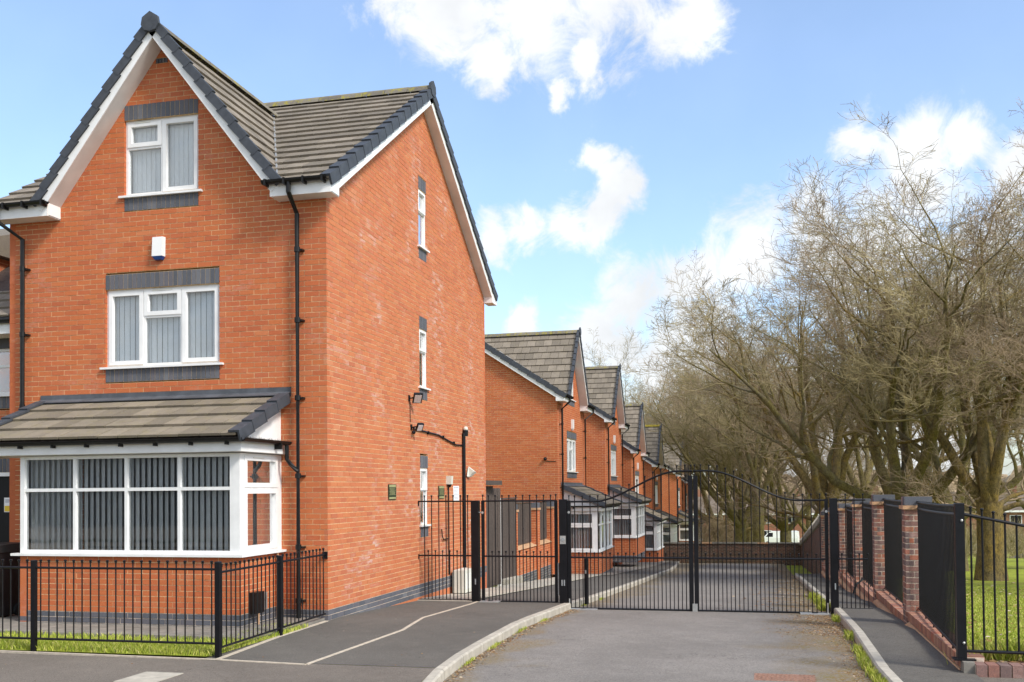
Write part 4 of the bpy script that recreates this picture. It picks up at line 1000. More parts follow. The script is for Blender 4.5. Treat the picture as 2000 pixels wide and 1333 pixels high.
for (x0, x1, lb) in ((2.72, 4.805, 'left leaf of the tall black arched drive gates, beside the keypad post'), (4.825, 6.93, 'right leaf of the tall black arched drive gates, beside the brick piers')):
    t = thing('drive_gate', lb, 'gate', (0, 0, 0), group='drive gate leaves')
    inner = x1 if x0 < 3 else x0; outer = x0 if x0 < 3 else x1; sg = 1 if x0 < 3 else -1
    post(t, inner - sg * .033, GY, -.22, 2.02, .07, 'stile', False); post(t, outer, GY, -.22, 1.62, .055, 'stile', False)
    for z in (.65, -.215): rail(t, (x0, GY, z), (x1, GY, z), .0155)
    m = MB(); pts = [(x0 + (x1 - x0) * i / 28, GY, curve(x0 + (x1 - x0) * i / 28)) for i in range(29)]; m.tube(pts, .018, 6); m.build('curved_rail', 'black', t)
    a_, b_ = min(outer, inner - sg * .02) + .03, max(outer, inner - sg * .02) - .03
    dense(t, (a_, b_), -.215, .65, curve, .134)
    inst('bar', barmesh(.28), t, (inner - sg * .02, GY, curve(inner) - .2)); inst('bar', barmesh(.09), t, (outer, GY, 1.6))
    hinge(t, outer - sg * .06, outer, 1.42)
    m = MB(); m.tube([(outer - sg * .0, GY - .04, -.25), (outer, GY - .04, -.05)], .012, 6); m.box(outer - .04, outer + .04 , GY - .05, GY + .05, -.25, -.235); m.build('floor_pivot', 'zinc', t)
t = thing('gate_stop', 'small silver drop bolt catch on the drive under the meeting stiles', 'gate stop', (0, 0, 0))
m = MB(); m.box(4.79, 4.87, GY - .06, GY + .03, -.26, -.10); m.build('catch', 'zinc', t); m = MB(); m.box(4.73, 4.93, GY - .10, GY + .06, -.262, -.235); m.build('base_plate', 'iron', t)
for (x0, x1, y0, y1, lb) in ((1.16, 1.5, 3.66, 3.96, 'pale metal floor plate under the pedestrian gate hinge'), (2.72, 3.2, 3.72, 3.98, 'metal gate motor plate beside the keypad post'), (6.5, 6.96, 3.62, 3.95, 'pale metal gate motor plate by the right hand gate post')):
    z = gz(y0) + (-.1 if x0 > 2 else 0); t = thing('floor_plate', lb, 'floor plate', (0, 0, 0), group='gate floor plates')
    m = MB(); m.box(x0, x1, y0, y1, z, z + .012); m.build('plate', 'zinc', t)
    m = MB(); m.tube([((x0 + x1) / 2, (y0 + y1) / 2, z + .012), ((x0 + x1) / 2, (y0 + y1) / 2, z + .02)], .05, 10); m.build('boss', 'dark', t)
t = thing('bollard', 'short square black post standing on the kerb behind the left gate leaf', 'bollard', (0, 0, 0)); post(t, 2.85, 4.8, -.25, .56, .07)
m = MB(); m.box(2.83, 2.87, 4.758, 4.764, .3, .36); m.build('reflector', 'zinc', t)
t = thing('railing', 'short black railing stub between the right gate post and the brick wall', 'railing', (0, 0, 0))
rail(t, (7.1, GY, 1.60), (7.53, GY, 1.60), .0135); rail(t, (7.1, GY, .655), (7.56, GY, .655), .0135); rail(t, (7.12, GY, -.14), (7.62, GY, -.14), .0145)
for i in range(7):
    x = 7.16 + i * .0665; inst('bar', barmesh(1.82 if i in (1, 3, 5) else .865), t, (x, GY, -.14))
m = MB(); m.tube([(7.33, GY + .03, .1), (7.38, GY + .05, .25), (7.5, GY + .12, .33)], .02, 6); m.build('bike_lock', 'dark', t)
t = thing('gully_cover', 'rusty rectangular iron cover flush in the drive near the camera', 'drain cover', (6.11, -2.63, -.1))
m = MB(); m.box(-.29, .29, -.19, .19, -.02, .003); m.build('frame', 'iron', t)
m = MB()
for i in range(13):
    for j in range(8): 
        x, y = -.27 + i * .045 + (j % 2) * .012, -.17 + j * .045; m.box(x, x + .028, y, y + .02, .003, .008)
m.build('tread_pattern', 'iron', t, kind='stuff')
# ================================================================== RIGHT HAND WALL WITH PIERS
WL = thing('boundary_wall', 'low old brick wall with stepped plinth carrying brick piers, right of the drive', 'wall', (0, 0, 0))
PY_ = [1.30, 5.15, 9.05, 13.0, 16.9, 20.8]; PT = [1.67, 1.67, 1.56, 1.40, 1.22, 1.02]; LZ = [.13, .03, -.13, -.32, -.52, -.72]
prev = -2.42
OB = dict(mat='old_brick', mortar='mortar_grey')
for i, (py, pt) in enumerate(zip(PY_, PT)):
    near = i < 2; lz = LZ[i]
    base = gz(py) - .25
    # wall run before this pier
    m = MB(); m.box(7.815, 8.12, prev, py, base, lz - .118); core = m.build('wall_core', 'mortar_grey', WL)
    n = int(round((py - prev) / .105)); s = (py - prev) / n; st = MB()
    for k in range(n):     # header course on edge along the top
        y0 = prev + k * s + .005; y1 = prev + (k + 1) * s - .005
        q = MB() if near else st; q.box(7.80 + U(-.003, .003), 8.02, y0, y1, lz - .115, lz + U(-.003, .002), R())
        if near: q.build('coping_brick', 'coping_brick', WL)
    if not near: st.build('coping_bricks', 'coping_brick', WL, kind='stuff')
    m = MB(); m.box(7.81, 8.015, prev, py, lz - .116, lz - .006); m.build('coping_bed', 'mortar_grey', WL)
    m = MB()
    for k in range(int((py - prev) / .225)):
        y0 = prev + k * .225; q = MB() if near else m; z1 = lz - .125
        q.prism([(7.735, y0 + .004, z1 - .065), (7.735, y0 + .221, z1 - .065), (7.82, y0 + .221, z1 - .065), (7.82, y0 + .004, z1 - .065)], [(7.745, y0 + .004, z1 - .035), (7.745, y0 + .221, z1 - .035), (7.80, y0 + .221, z1), (7.80, y0 + .004, z1)], R())
        if near: q.build('plinth_brick', 'tan', WL)
    if not near: m.build('plinth_bricks', 'tan', WL, kind='stuff')
    zz = lz - .19
    brickwall('wall_face', WL, lambda u, z, d: (7.775 - d, u, z), lambda z, a=prev, b=py: [(a, b)], zz - .075 * 5, zz, [], sep=(lambda a, b, c, d: -c) if near and i == 0 else None, **OB)
    # pier: courses of bricks round a core
    zb = lz - .35; w_ = .34; x0, y0 = 7.79, py
    m = MB(); m.box(x0 + .004, x0 + w_ - .004, y0 + .004, y0 + w_ - .004, zb, pt - .01); pr = m.build('pier', 'mortar_grey', WL)
    st = MB(); nk = int((pt - .17 - zb) / .076)
    for k in range(nk):
        za = pt - .17 - (k + 1) * .076 + .007; zc = za + .062
        for side in range(4):
            off = (k + side) % 2; cuts = [0, .222, w_] if off else [0, .112, w_]
            for a, b in zip(cuts, cuts[1:]):
                a, b = a + (.0 if a == 0 else .007), b - (.0 if b == w_ else .007)
                if off == 0 and a == 0 and side % 2: pass
                e = U(-.002, .003)
                if side == 0: bx = (x0 - e, x0 + .05, y0 + a, y0 + b)
                elif side == 1: bx = (x0 + a, x0 + b, y0 - e, y0 + .05)
                elif side == 2: bx = (x0 + w_ - .05, x0 + w_ + e, y0 + a, y0 + b)
                else: bx = (x0 + a, x0 + b, y0 + w_ - .05, y0 + w_ + e)
                # keep corners from sharing one plane
                if side in (1, 3): bx = (bx[0] + (.0515 if a == 0 else 0), bx[1] - (.0515 if b == w_ else 0), bx[2], bx[3])
                if bx[1] - bx[0] < .02: continue
                if near and side in (0, 1):
                    q = MB(); q.box(*bx, za, zc); q.build('brick', 'old_brick', pr)
                else: st.box(*bx, za, zc, R())
    st.build('brickwork', 'old_brick', pr, kind='stuff')
    m = MB(); m.box(x0 - .03, x0 + w_ + .03, y0 - .03, y0 + w_ + .03, pt - .168, pt - .118); m.build('creasing_course', 'tan', pr)
    for (a, b) in ((0, .165), (.175, w_)):
        m = MB(); m.box(x0 - .004, x0 + w_ + .004, y0 + a - (.004 if a == 0 else 0), y0 + b, pt - .112, pt); m.build('cap_brick', 'blue_brick' if a == 0 else 'old_brick', pr)
    prev = py + w_
# plinth return along the street, right of the corner post
RT = thing('boundary_wall', 'very low kerb of upright dark bricks under the right railing', 'wall', (0, 0, 0))
m = MB(); m.box(7.9, 12, -2.60, -2.42, -.15, .075); m.build('bed', 'mortar_grey', RT)
m = MB(); m.box(7.84, 12, -2.66, -2.60, -.14, -.045); m.build('bottom_course', 'tan', RT)
m = MB(); m.box(7.80, 7.9, -2.58, -2.42, -.1, .10); m.build('corner_block', 'concrete_dk', RT)
for i in range(34):
    m = MB(); x = 7.905 + i * .107; m.box(x, x + .096, -2.625 + U(-.003, .003), -2.42, -.04, .085 + U(-.002, .003)); m.build('brick', 'old_brick', RT)
# railings on the wall
def wall_rail(lb, a, b, zb, zt, zt2, n, bigpost=None):
    t = thing('railing', lb, 'railing', (0, 0, 0), group='railings between the brick piers')
    a, b = Vector((*a, 0)), Vector((*b, 0))
    for z, d in ((zt, 0), (zt - .085, 0)):
        m = MB(); pts = []
        for i in range(9): p = a + (b - a) * i / 8; pts.append((p.x, p.y, z + (zt2 - zt) * i / 8 - .012 * math.sin(math.pi * i / 8)))
        m.tube(pts, .0165, 6); m.build('rail', 'black', t)
    rail(t, (a.x, a.y, zb), (b.x, b.y, zb), .015)
    for i in range(n):
        p = a + (b - a) * ((i + .5) / n); inst('bar', barmesh(round(zt - zb, 2), .0065, False), t, (p.x, p.y, zb))
        if i % 8 == 4:
            m = MB(); m.tube([(p.x, p.y, zb), (p.x, p.y, zb - .05)], .01, 5); m.build('foot', 'black', t)
    return t
t = wall_rail('black railing between the corner post and the nearest brick pier', (7.80, -2.36), (7.95, 1.30), .175, 1.615, 1.60, 36)
wall_rail('black railing between the nearest and second brick piers', (7.95, 1.64), (7.95, 5.15), .075, 1.60, 1.60, 35)
wall_rail('black railing between the second and third brick piers', (7.95, 5.49), (7.95, 9.05), -.085, 1.50, 1.48, 35)
wall_rail('black railing between the third and fourth brick piers', (7.95, 9.39), (7.95, 13.0), -.27, 1.36, 1.34, 35)
wall_rail('black railing beyond the fourth brick pier', (7.95, 13.34), (7.95, 16.9), -.47, 1.2, 1.18, 35)
t = thing('railing_post', 'heavy black corner post with a silver bolt where the right hand railings meet', 'post', (0, 0, 0))
post(t, 7.81, -2.42, .1, 1.63, .085)
m = MB(); m.box(7.73, 7.93, -2.5, -2.34, .10, .115); m.build('base_plate', 'black', t)
for z in (1.47, .27):
    m = MB(); m.ball((7.825, -2.465, z), .014, 8, 5); m.build('bolt', 'zinc', t)
t = thing('railing', 'black ball topped railing at the right edge in front of the grass', 'railing', (0, 0, 0))
def zt_(x): return 1.535 - .21 * (x - 7.83) + .0 * x if x < 9 else 1.535 - .21 * 1.17
m = MB(); m.tube([(7.83 + i * .2, -2.42, zt_(7.83 + i * .2)) for i in range(15)], .0155, 8); m.build('rail', 'black', t)
rail(t, (7.83, -2.42, .185), (10.6, -2.42, .165), .016)
for i in range(25):
    x = 7.915 + i * .1035; inst('bar', barmesh(round(zt_(x) + .065 - .175, 2), .0105), t, (x, -2.42, .175))
# old sooty wall beyond the piers
OW = thing('boundary_wall', 'old dark brick wall with slanting saw tooth coping running down beside the drive', 'wall', (0, 0, 0))
ow = lambda y: .95 - (y - 21.1) * .098 if y < 40 else .95 - 18.9 * .098 - (y - 40) * .09
brickwall('wall_face', OW, lambda u, z, d: (7.95 - d, u, z), lambda z: [(21.14, min(44, 21.14 + max(0, (1.0 - z)) / .097))], -3.6, .9, [], mat='old_wall', mortar='mortar_grey')
m = MB(); m.poly([(8.25, 21.14, -3.6), (8.25, 21.14, .9), (8.25, 44, ow(44)), (8.25, 44, -3.6)], [(0, 1, 2, 3)]); m.build('rear_face', 'old_wall', OW)
y = 21.2
while y < 43.5:
    m = MB(); T = Matrix.Translation((8.08, y, ow(y) - .02)) @ Matrix.Rotation(math.radians(48), 4, 'X'); m.box(-.2, .2, -.06, .06, -.15, .27, M=T); m.build('coping_brick', 'concrete', OW); y += .36
EW = thing('boundary_wall', 'low brown brick wall with a flat coping across the far end of the drive', 'wall', (0, 0, 0))
brickwall('wall_face', EW, PF(43), lambda z: [(-1.5, 8.0)], -2.35, -1.22, [], mat='old_wall', mortar='mortar_grey')
for i in range(16):
    m = MB(); x = -1.5 + i * .6; m.box(x + .004, x + .596, 42.93, 43.28, -1.215, -1.14); m.build('coping_stone', 'tan' if i % 5 == 2 else 'concrete_dk', EW)
m = MB(); m.box(-1.5, 8.0, 43.1, 43.22, -2.6, -1.22); m.build('rear_face', 'old_wall', EW)
# garden wall, fence and gate between the first two houses
GW = thing('garden_wall', 'orange garden wall with brick piers and dark fence boards between the houses', 'wall', (0, 0, 0))
gp_ = [13.85, 16.75, 19.0]
brickwall('wall_face', GW, PS(-.72), lambda z: [(13.85, 19.4)], -.62, .12, [], mat='brick', bl=.225)
brickwall('wall_plinth', GW, PS(-.70), lambda z: [(13.85, 19.4)], -1.05, -.62, [], mat='blue_brick', mortar='mortar_grey')
m = MB(); m.box(-1.0, -.83, 13.9, 19.4, -1.1, .12); m.build('wall_core', 'brick', GW)
m = MB(); m.prism([(-.68, 13.9, .12), (-.68, 19.4, .12), (-1.0, 19.4, .12), (-1.0, 13.9, .12)], [(-.70, 13.9, .15), (-.70, 19.4, .15), (-.98, 19.4, .25), (-.98, 13.9, .25)]); m.build('sloping_coping', 'tan', GW)
for y in gp_:
    brickwall('pier', GW, PS(-.66), lambda z, y=y: [(y, y + .33)], -.62, 1.2, [], mat='brick', u_ref=y)
    brickwall('pier_side', GW, PF(y), lambda z: [(-.99, -.66)], -1.05, 1.2, [], mat='brick', u_ref=-.99)
    m = MB(); m.box(-1.0, -.665, y + .1, y + .33, -1.0, 1.2); m.build('pier_core', 'brick', GW)
    m = MB(); m.box(-1.03, -.63, y - .03, y + .36, 1.2, 1.26); m.build('pier_band', 'tan', GW)
    m = MB(); m.box(-1.0, -.66, y, y + .33, 1.26, 1.42); m.build('pier_cap', 'blue_brick', GW)
def boards(root, a, b, z0, z1, out=.02, w_=.1, cap=True):
    a, b = Vector((*a, 0)), Vector((*b, 0)); d = (b - a); L = d.length; d.normalize(); nn = Vector((d.y, -d.x, 0)); n = int(L / w_); me = None
    for i in range(n):
        p, q = a + d * (i * w_ + .004), a + d * ((i + 1) * w_ - .002); h = U(-.004, .004); c = [p + nn * h, q + nn * h, q + nn * (h + .018), p + nn * (h + .018)]
        m = MB(); m.prism([(v.x, v.y, z0) for v in c], [(v.x, v.y, z1 + U(-.01, .01)) for v in c]); m.build('fence_board', 'wood', root)
    if cap:
        m = MB(); c = [a - nn * .02, b - nn * .02, b + nn * .05, a + nn * .05]; m.prism([(v.x, v.y, z1 + .015) for v in c], [(v.x, v.y, z1 + .05) for v in c]); m.build('capping_rail', 'wood', root)
boards(GW, (-.86, 14.18), (-.86, 16.75), .24, 1.42); boards(GW, (-.86, 17.08), (-.86, 19.0), .24, 1.42)
t = thing('fence', 'dark timber fence between the wooden side gate and the garden wall', 'fence', (0, 0, 0)); boards(t, (-.32, 10.75), (-.62, 13.8), gz(12) + .05, 1.56)
m = MB(); m.box(-.33, -.25, 10.64, 10.72, -.6, 1.62); m.build('post', 'white', t)
m = MB(); c = [(-.32, 10.75), (-.62, 13.8), (-.42, 13.8), (-.05, 10.75)]; m.prism([(x, y, -.9) for x, y in c], [(x, y, gz(y) + .14) for x, y in c]); m.build('gravel_board', 'concrete', t)
t = thing('side_gate', 'tall dark wooden side gate behind the first house', 'gate', (0, 0, 0)); boards(t, (-.16, 8.5), (-.25, 9.95), -.45, 1.9, cap=False); boards(t, (-.27, 9.95), (-.2, 10.45), -.45, 1.85, cap=False)
m = MB(); m.box(-.3, .0, 8.46, 9.9, 1.93, 2.03); m.build('lintel', 'wood', t)
# ================================================================== TREES
def tree_mesh(seed, H=14, r0=.4, fork=2.0, limbs=6, spread=.55, dens=1.0, lean=(0, 0), droop=0.0, low=False):
    rg = random.Random(seed); T = MB(); C = MB()
    u = rg.uniform
    def perp(d):
        a = Vector((u(-1, 1), u(-1, 1), u(-1, 1))); a = a - d * a.dot(d); 
        return a.normalized() if a.length > 1e-3 else Vector((1, 0, 0))
    def branch(p, d, L, r, lv):
        ns = (7, 6, 5, 3, 2)[min(lv, 4)]; pts = [p.copy()]; rad = [r]; q = p.copy(); dd = d.copy()
        wob = (.28, .42, .55, .6, .5)[min(lv, 4)]
        for i in range(ns):
            dd = dd + perp(dd) * u(0, wob) + Vector((0, 0, (.09 if lv < 2 else .02) - (droop if lv >= 2 else 0)))
            dd.normalize(); q = q + dd * (L / ns); pts.append(q.copy()); rad.append(r * (1 - .9 * (i + 1) / ns))
        (T if lv <= 1 else C).tube(pts, [max(x, .0055) for x in rad], (9, 7, 4, 3, 3)[min(lv, 4)], cap=False, rnd=0)
        if lv >= 4: return
        nc = int((8, 8, 7, 5)[lv] * dens * u(.85, 1.15) + .5)
        for k in range(nc):
            t = .22 + .78 * (k + u(0, .8)) / nc if lv else .3 + .7 * (k + u(0, .8)) / nc
            t = min(t, .99); f = t * ns; i = int(f); pp = pts[i].lerp(pts[min(i + 1, ns)], f - i); bd = (pts[min(i + 1, ns)] - pts[i]).normalized()
            an = math.radians(u(28, 62)); nd = bd * math.cos(an) + perp(bd) * math.sin(an)
            if nd.z < -.25 and droop == 0: nd.z *= -.3
            nd.normalize(); rr = r * (1 - .8 * t)
            branch(pp, nd, L * u(.42, .68) * (1 - .35 * t), max(rr * u(.45, .65), .0055), lv + 1)
    # trunk
    top = Vector((lean[0] * fork, lean[1] * fork, fork)); tp = [Vector((0, 0, -.6)), Vector((0, 0, .05)), Vector((lean[0] * fork * .4, lean[1] * fork * .4, fork * .4)), top]
    T.tube(tp, [r0 * 1.5, r0 * 1.2, r0 * .95, r0 * .95], 12, cap=False)
    a0 = u(0, 6.28)
    for k in range(limbs):
        a = a0 + 6.283 * k / limbs + u(-.4, .4); sp = spread * u(.35, 1.35)
        d = Vector((math.cos(a) * sp, math.sin(a) * sp, 1)).normalized()
        branch(top - Vector((0, 0, u(0, .35) * fork * .4)), d, (H - fork) * u(.62, .86), r0 * u(.4, .58), 0)
    if low:
        for k in range(4):
            a = u(0, 6.28); branch(Vector((0, 0, u(.7, 1) * fork)), Vector((math.cos(a), math.sin(a), .35)).normalized(), H * .34, r0 * .25, 1)
    return T, C
TV = []
for i, (kw, bark, tw) in enumerate(((dict(seed=11, H=15, r0=.42, fork=2.3, limbs=7, spread=.75), 'bark', 'twig_olive'),
                                    (dict(seed=5, H=15, r0=.45, fork=2.8, limbs=6, spread=.62, low=True), 'bark_ivy', 'twig'),
                                    (dict(seed=23, H=15, r0=.40, fork=1.9, limbs=6, spread=.9, droop=.03), 'bark', 'twig'),
                                    (dict(seed=31, H=15, r0=.33, fork=3.2, limbs=5, spread=.45), 'bark', 'twig_olive'))):
    T, C = tree_mesh(**kw); TV.append((T.mesh('trunk', bark, True), C.mesh('crown', tw)))
def tree(v, x, y, z, s, rz, lb, g='bare trees beyond the drive'):
    t = thing('bare_tree', lb, 'tree', (x, y, z), rz, g); t.scale = (s[0], s[0], s[1]) if isinstance(s, tuple) else (s, s, s)
    inst('trunk', TV[v][0], t, (0, 0, 0)); inst('crown', TV[v][1], t, (0, 0, 0)); return t
tree(0, 10.15, 20.5, -1.05, (.95, .82), .4, 'big bare tree with spreading mossy limbs rising behind the nearest brick piers')
tree(1, 8.75, 32.5, -1.7, (.9, .93), 5.3, 'thick ochre trunked bare tree above the right leaf of the drive gates')
tree(1, 12.35, 18.6, -.93, (.85, .8), 4.1, 'bare tree with a stout ochre trunk standing on the bright grass')
tree(2, 15.2, 12.0, -.6, (.72, .62), 1.3, 'bare tree mostly beyond the right edge with twigs reaching into view')
tree(3, 5.75, 47, -2.4, (1.05, 1.05), 1.0, 'slim bare tree behind the end wall, near the middle of the right gate leaf')
tree(2, 7.4, 53, -2.75, .95, 3.3, 'leaning bare tree behind the end wall beside the white van')
tree(0, 4.6, 54, -2.75, (.9, .95), 5.1, 'wide bare tree behind the end wall just right of the tall gate stile')
tree(1, 4.2, 73, -3.9, (1.0, .98), .9, 'bare tree filling the gap right of the farthest roofs')
tree(3, -1.2, 84, -4.8, (1.4, 1.3), 2.0, 'distant bare tree showing above the lower roofs')
tree(3, -11.0, 88, -5.1, (1.4, 1.25), 4.9, 'far pale bare tree rising just beyond the first stepped ridge')
tree(0, -7.0, 92, -5.4, (1.3, 1.45), 1.9, 'farthest bare tree, its top just clearing the second stepped roof')
tree(2, 2.0, 82, -4.7, (1.3, 1.35), 3.0, 'distant bare tree rising over the farthest roofs')
tree(2, 4.9, 78, -4.3, (1.3, 1.3), 4.4, 'far bare tree behind the tall gate stile, thin topped')
tree(0, 13.4, 30, -1.56, (.92, .92), 2.9, 'bare tree behind the big tree, its limbs crossing in the upper right')
tree(3, 11.0, 41, -2.1, (1.15, 1.02), 4.0, 'tall slender bare tree between the two thick trunks')
tree(0, 18.5, 33, -1.8, (.95, .95), 1.7, 'bare tree far to the right behind the grass')
tree(2, 21.0, 47, -2.4, 1.05, .2, 'bare tree on the grass slope before the distant flats')
tree(1, 15.5, 54, -2.8, 1.0, 5.5, 'ochre trunked bare tree lower down the grass slope')
tree(3, 27.5, 66, -3.5, 1.1, 3.6, 'bare tree beside the far parked cars')
tree(2, 9.5, 68, -3.6, 1.0, 1.1, 'far bare tree low down the slope over the van')
# thicket of bare scrub down the slope
def scrub(name, lb, n, xr, yr, h, seed, mat='twig'):
    rg = random.Random(seed); m = MB()
    for i in range(n):
        x, y = rg.uniform(*xr), rg.uniform(*yr); z = gz(y); p = Vector((x, y, z + rg.uniform(0, h * .6)))
        d = Vector((rg.uniform(-.8, .8), rg.uniform(-.8, .8), rg.uniform(.2, 1))).normalized(); L = rg.uniform(.6, 1.8)
        q = p + d * L * .5 + Vector((rg.uniform(-.15, .15), 0, .1)); e = q + (d + Vector((rg.uniform(-.4, .4), rg.uniform(-.4, .4), rg.uniform(-.3, .2)))) * L * .5
        m.tube([p, q, e], [.014, .009, .004], 3, cap=False)
    o = m.build(name, mat); tag(o, lb, 'scrub', None, 'stuff'); return o
scrub('scrub', 'tangle of bare brown scrub behind the end wall', 9000, (-9, 4.5), (70, 95), 4.5, 1)
scrub('scrub', 'bare brown scrub down the slope beyond the old wall', 9000, (10, 30), (60, 92), 3.5, 2, 'twig_olive')
m = MB(); rg = random.Random(9)
for i in range(420):
    x, y = rg.uniform(-260, 420), rg.uniform(260, 330); r = rg.uniform(5, 9); b0 = len(m.v); m.ball((x, y, rg.uniform(-4, 1.5)), r, 7, 5, .8)
    m.v[b0:] = [(a + rg.uniform(-1.2, 1.2), b + rg.uniform(-1.2, 1.2), c + rg.uniform(-1.2, 1.2)) for a, b, c in m.v[b0:]]
o = m.build('far_wood', 'twig'); tag(o, 'brown far off wood along the horizon', 'wood', None, 'stuff')
# ================================================================== GRASS, LITTER
def blades(name, lb, n, fn, h0, h1, w_=.004, seed=1, mat='blade'):
    rg = random.Random(seed); m = MB()
    for i in range(n):
        q = fn(rg)
        if q is None: continue
        x, y, z = q; a = rg.uniform(0, 6.28); h = rg.uniform(h0, h1); dx, dy = math.cos(a) * w_, math.sin(a) * w_; l = rg.uniform(-.5, .5) * h; k = rg.uniform(-.5, .5) * h
        m.poly([(x - dx, y - dy, z), (x + dx, y + dy, z), (x + l * .4 + dx * .6, y + k * .4 + dy * .6, z + h * .6), (x + l, y + k, z + h)], [(0, 1, 2), (0, 2, 3)], rg.random())
    o = m.build(name, mat); tag(o, lb, 'grass', None, 'stuff'); return o
blades('grass', 'rough bright grass strip behind the low front railing', 26000, lambda r: (lambda x, y: (x, y, .01) if y < -2.05 - .35 * max(0, x + .9) * 0 and (y < -2.35 + .3 * math.sin(x * 3) * .3 or r.random() < .35) else None)(r.uniform(-5, .02), r.uniform(-3.15, -1.95)), .02, .085, .0045, 1)
blades('grass', 'grass tufts along the lawn corner by the path edging', 2500, lambda r: (lambda t: (.03 - r.random() ** 2 * .55, t, .012))(r.uniform(-3.1, -.7)) if r.random() < .9 else None, .02, .07, .0045, 2)
def parkf(r):
    y = -2.35 + r.random() ** 1.8 * 16; x = 8.15 + r.random() * (1.6 + (y + 13) * .28); return (x, y, gz(y))
blades('grass', 'bright rough grass of the park behind the right railing', 110000, parkf, .012, .038, .006, 3)
blades('grass', 'taller grass clumps against the right railing', 5000, lambda r: (lambda c: (c + r.gauss(0, .12), -2.2 + abs(r.gauss(0, .16)), -.01))(r.choice((8.22, 8.36, 8.5, 8.9, 9.4))), .10, .26, .005, 4)
def weedf(r):
    c = r.choice((-3.3, -3.1, -2.9, -2.5, -2.0, -1.7, -1.4, -.9, .3, 2.6)); y = c + r.gauss(0, .12); return (kr(y) - .015 - abs(r.gauss(0, .035)), y, gz(y) - .1)
blades('weeds', 'weeds growing in the gutter of the right kerb', 2600, weedf, .03, .11, .004, 5)
blades('weeds', 'weeds along the right kerb just inside the gates', 1800, lambda r: (lambda y: (kr(y) - .02 - abs(r.gauss(0, .06)), y, gz(y) - .1))(4.6 + r.random() ** 2 * 5), .04, .16, .005, 6)
blades('weeds', 'small weeds at the foot of the left kerb', 700, lambda r: (lambda y: (kl(y) + .02 + abs(r.gauss(0, .02)), y, gz(y) - .1))(r.choice((-2.4, -1.2, 0.2, 1.6, 5, 7)) + r.gauss(0, .15)), .02, .05, .004, 7)
def litter(name, lb, n, fn, s0, s1, seed):
    rg = random.Random(seed); m = MB()
    for i in range(n):
        x, y, z = fn(rg); s = rg.uniform(s0, s1); a = rg.uniform(0, 6.28); t = rg.uniform(-.5, .5); T = Matrix.Translation((x, y, z + s * .3)) @ Matrix.Rotation(a, 4, 'Z') @ Matrix.Rotation(t, 4, 'X')
        m.poly([T @ Vector(v) for v in ((-s, 0, 0), (0, -s * .5, s * .15), (s, 0, 0), (0, s * .5, s * .1))], [(0, 1, 2), (0, 2, 3)], rg.random())
    o = m.build(name, 'leaf'); tag(o, lb, 'leaves', None, 'stuff')
litter('leaf_litter', 'dead leaves and grit along the foot of the left kerb', 1500, lambda r: (lambda y: (kl(y) + .03 + abs(r.gauss(0, .07)), y, gz(y) - .1))(r.uniform(-4.3, 3.8)), .006, .022, 1)
litter('leaf_litter', 'brown leaf litter on the drive by the right kerb and gate plate', 4200, lambda r: (lambda y: (kr(y) - abs(r.gauss(0, .38 if y > .2 else .16)), y, gz(y) - .1))(r.choice((r.uniform(-4, 4), r.uniform(.5, 3.6)))), .005, .018, 2)
litter('leaf_litter', 'scattered leaves on the drive beyond the gates', 1600, lambda r: (lambda y: (kr(y) - abs(r.gauss(0, .8)), y, gz(y) - .1))(r.uniform(4, 36)), .012, .04, 3)
litter('leaf_litter', 'pale dead leaves behind the dark kerb bricks at the right edge', 420, lambda r: (r.uniform(7.95, 9.5), -2.40 + abs(r.gauss(0, .10)), .055), .02, .055, 4)
litter('leaf_litter', 'few scattered leaves on the footpath and street pavement', 160, lambda r: (lambda y: (r.uniform(-4, 2.6), y, gz(y) + .003))(r.uniform(-5, 3.5)), .006, .016, 5)
litter('leaf_litter', 'leaves lying on the park grass', 1500, lambda r: (lambda y: (8.2 + r.random() * (2 + y * .35), y, gz(y) + .03))(r.uniform(-2, 19)), .015, .045, 6)
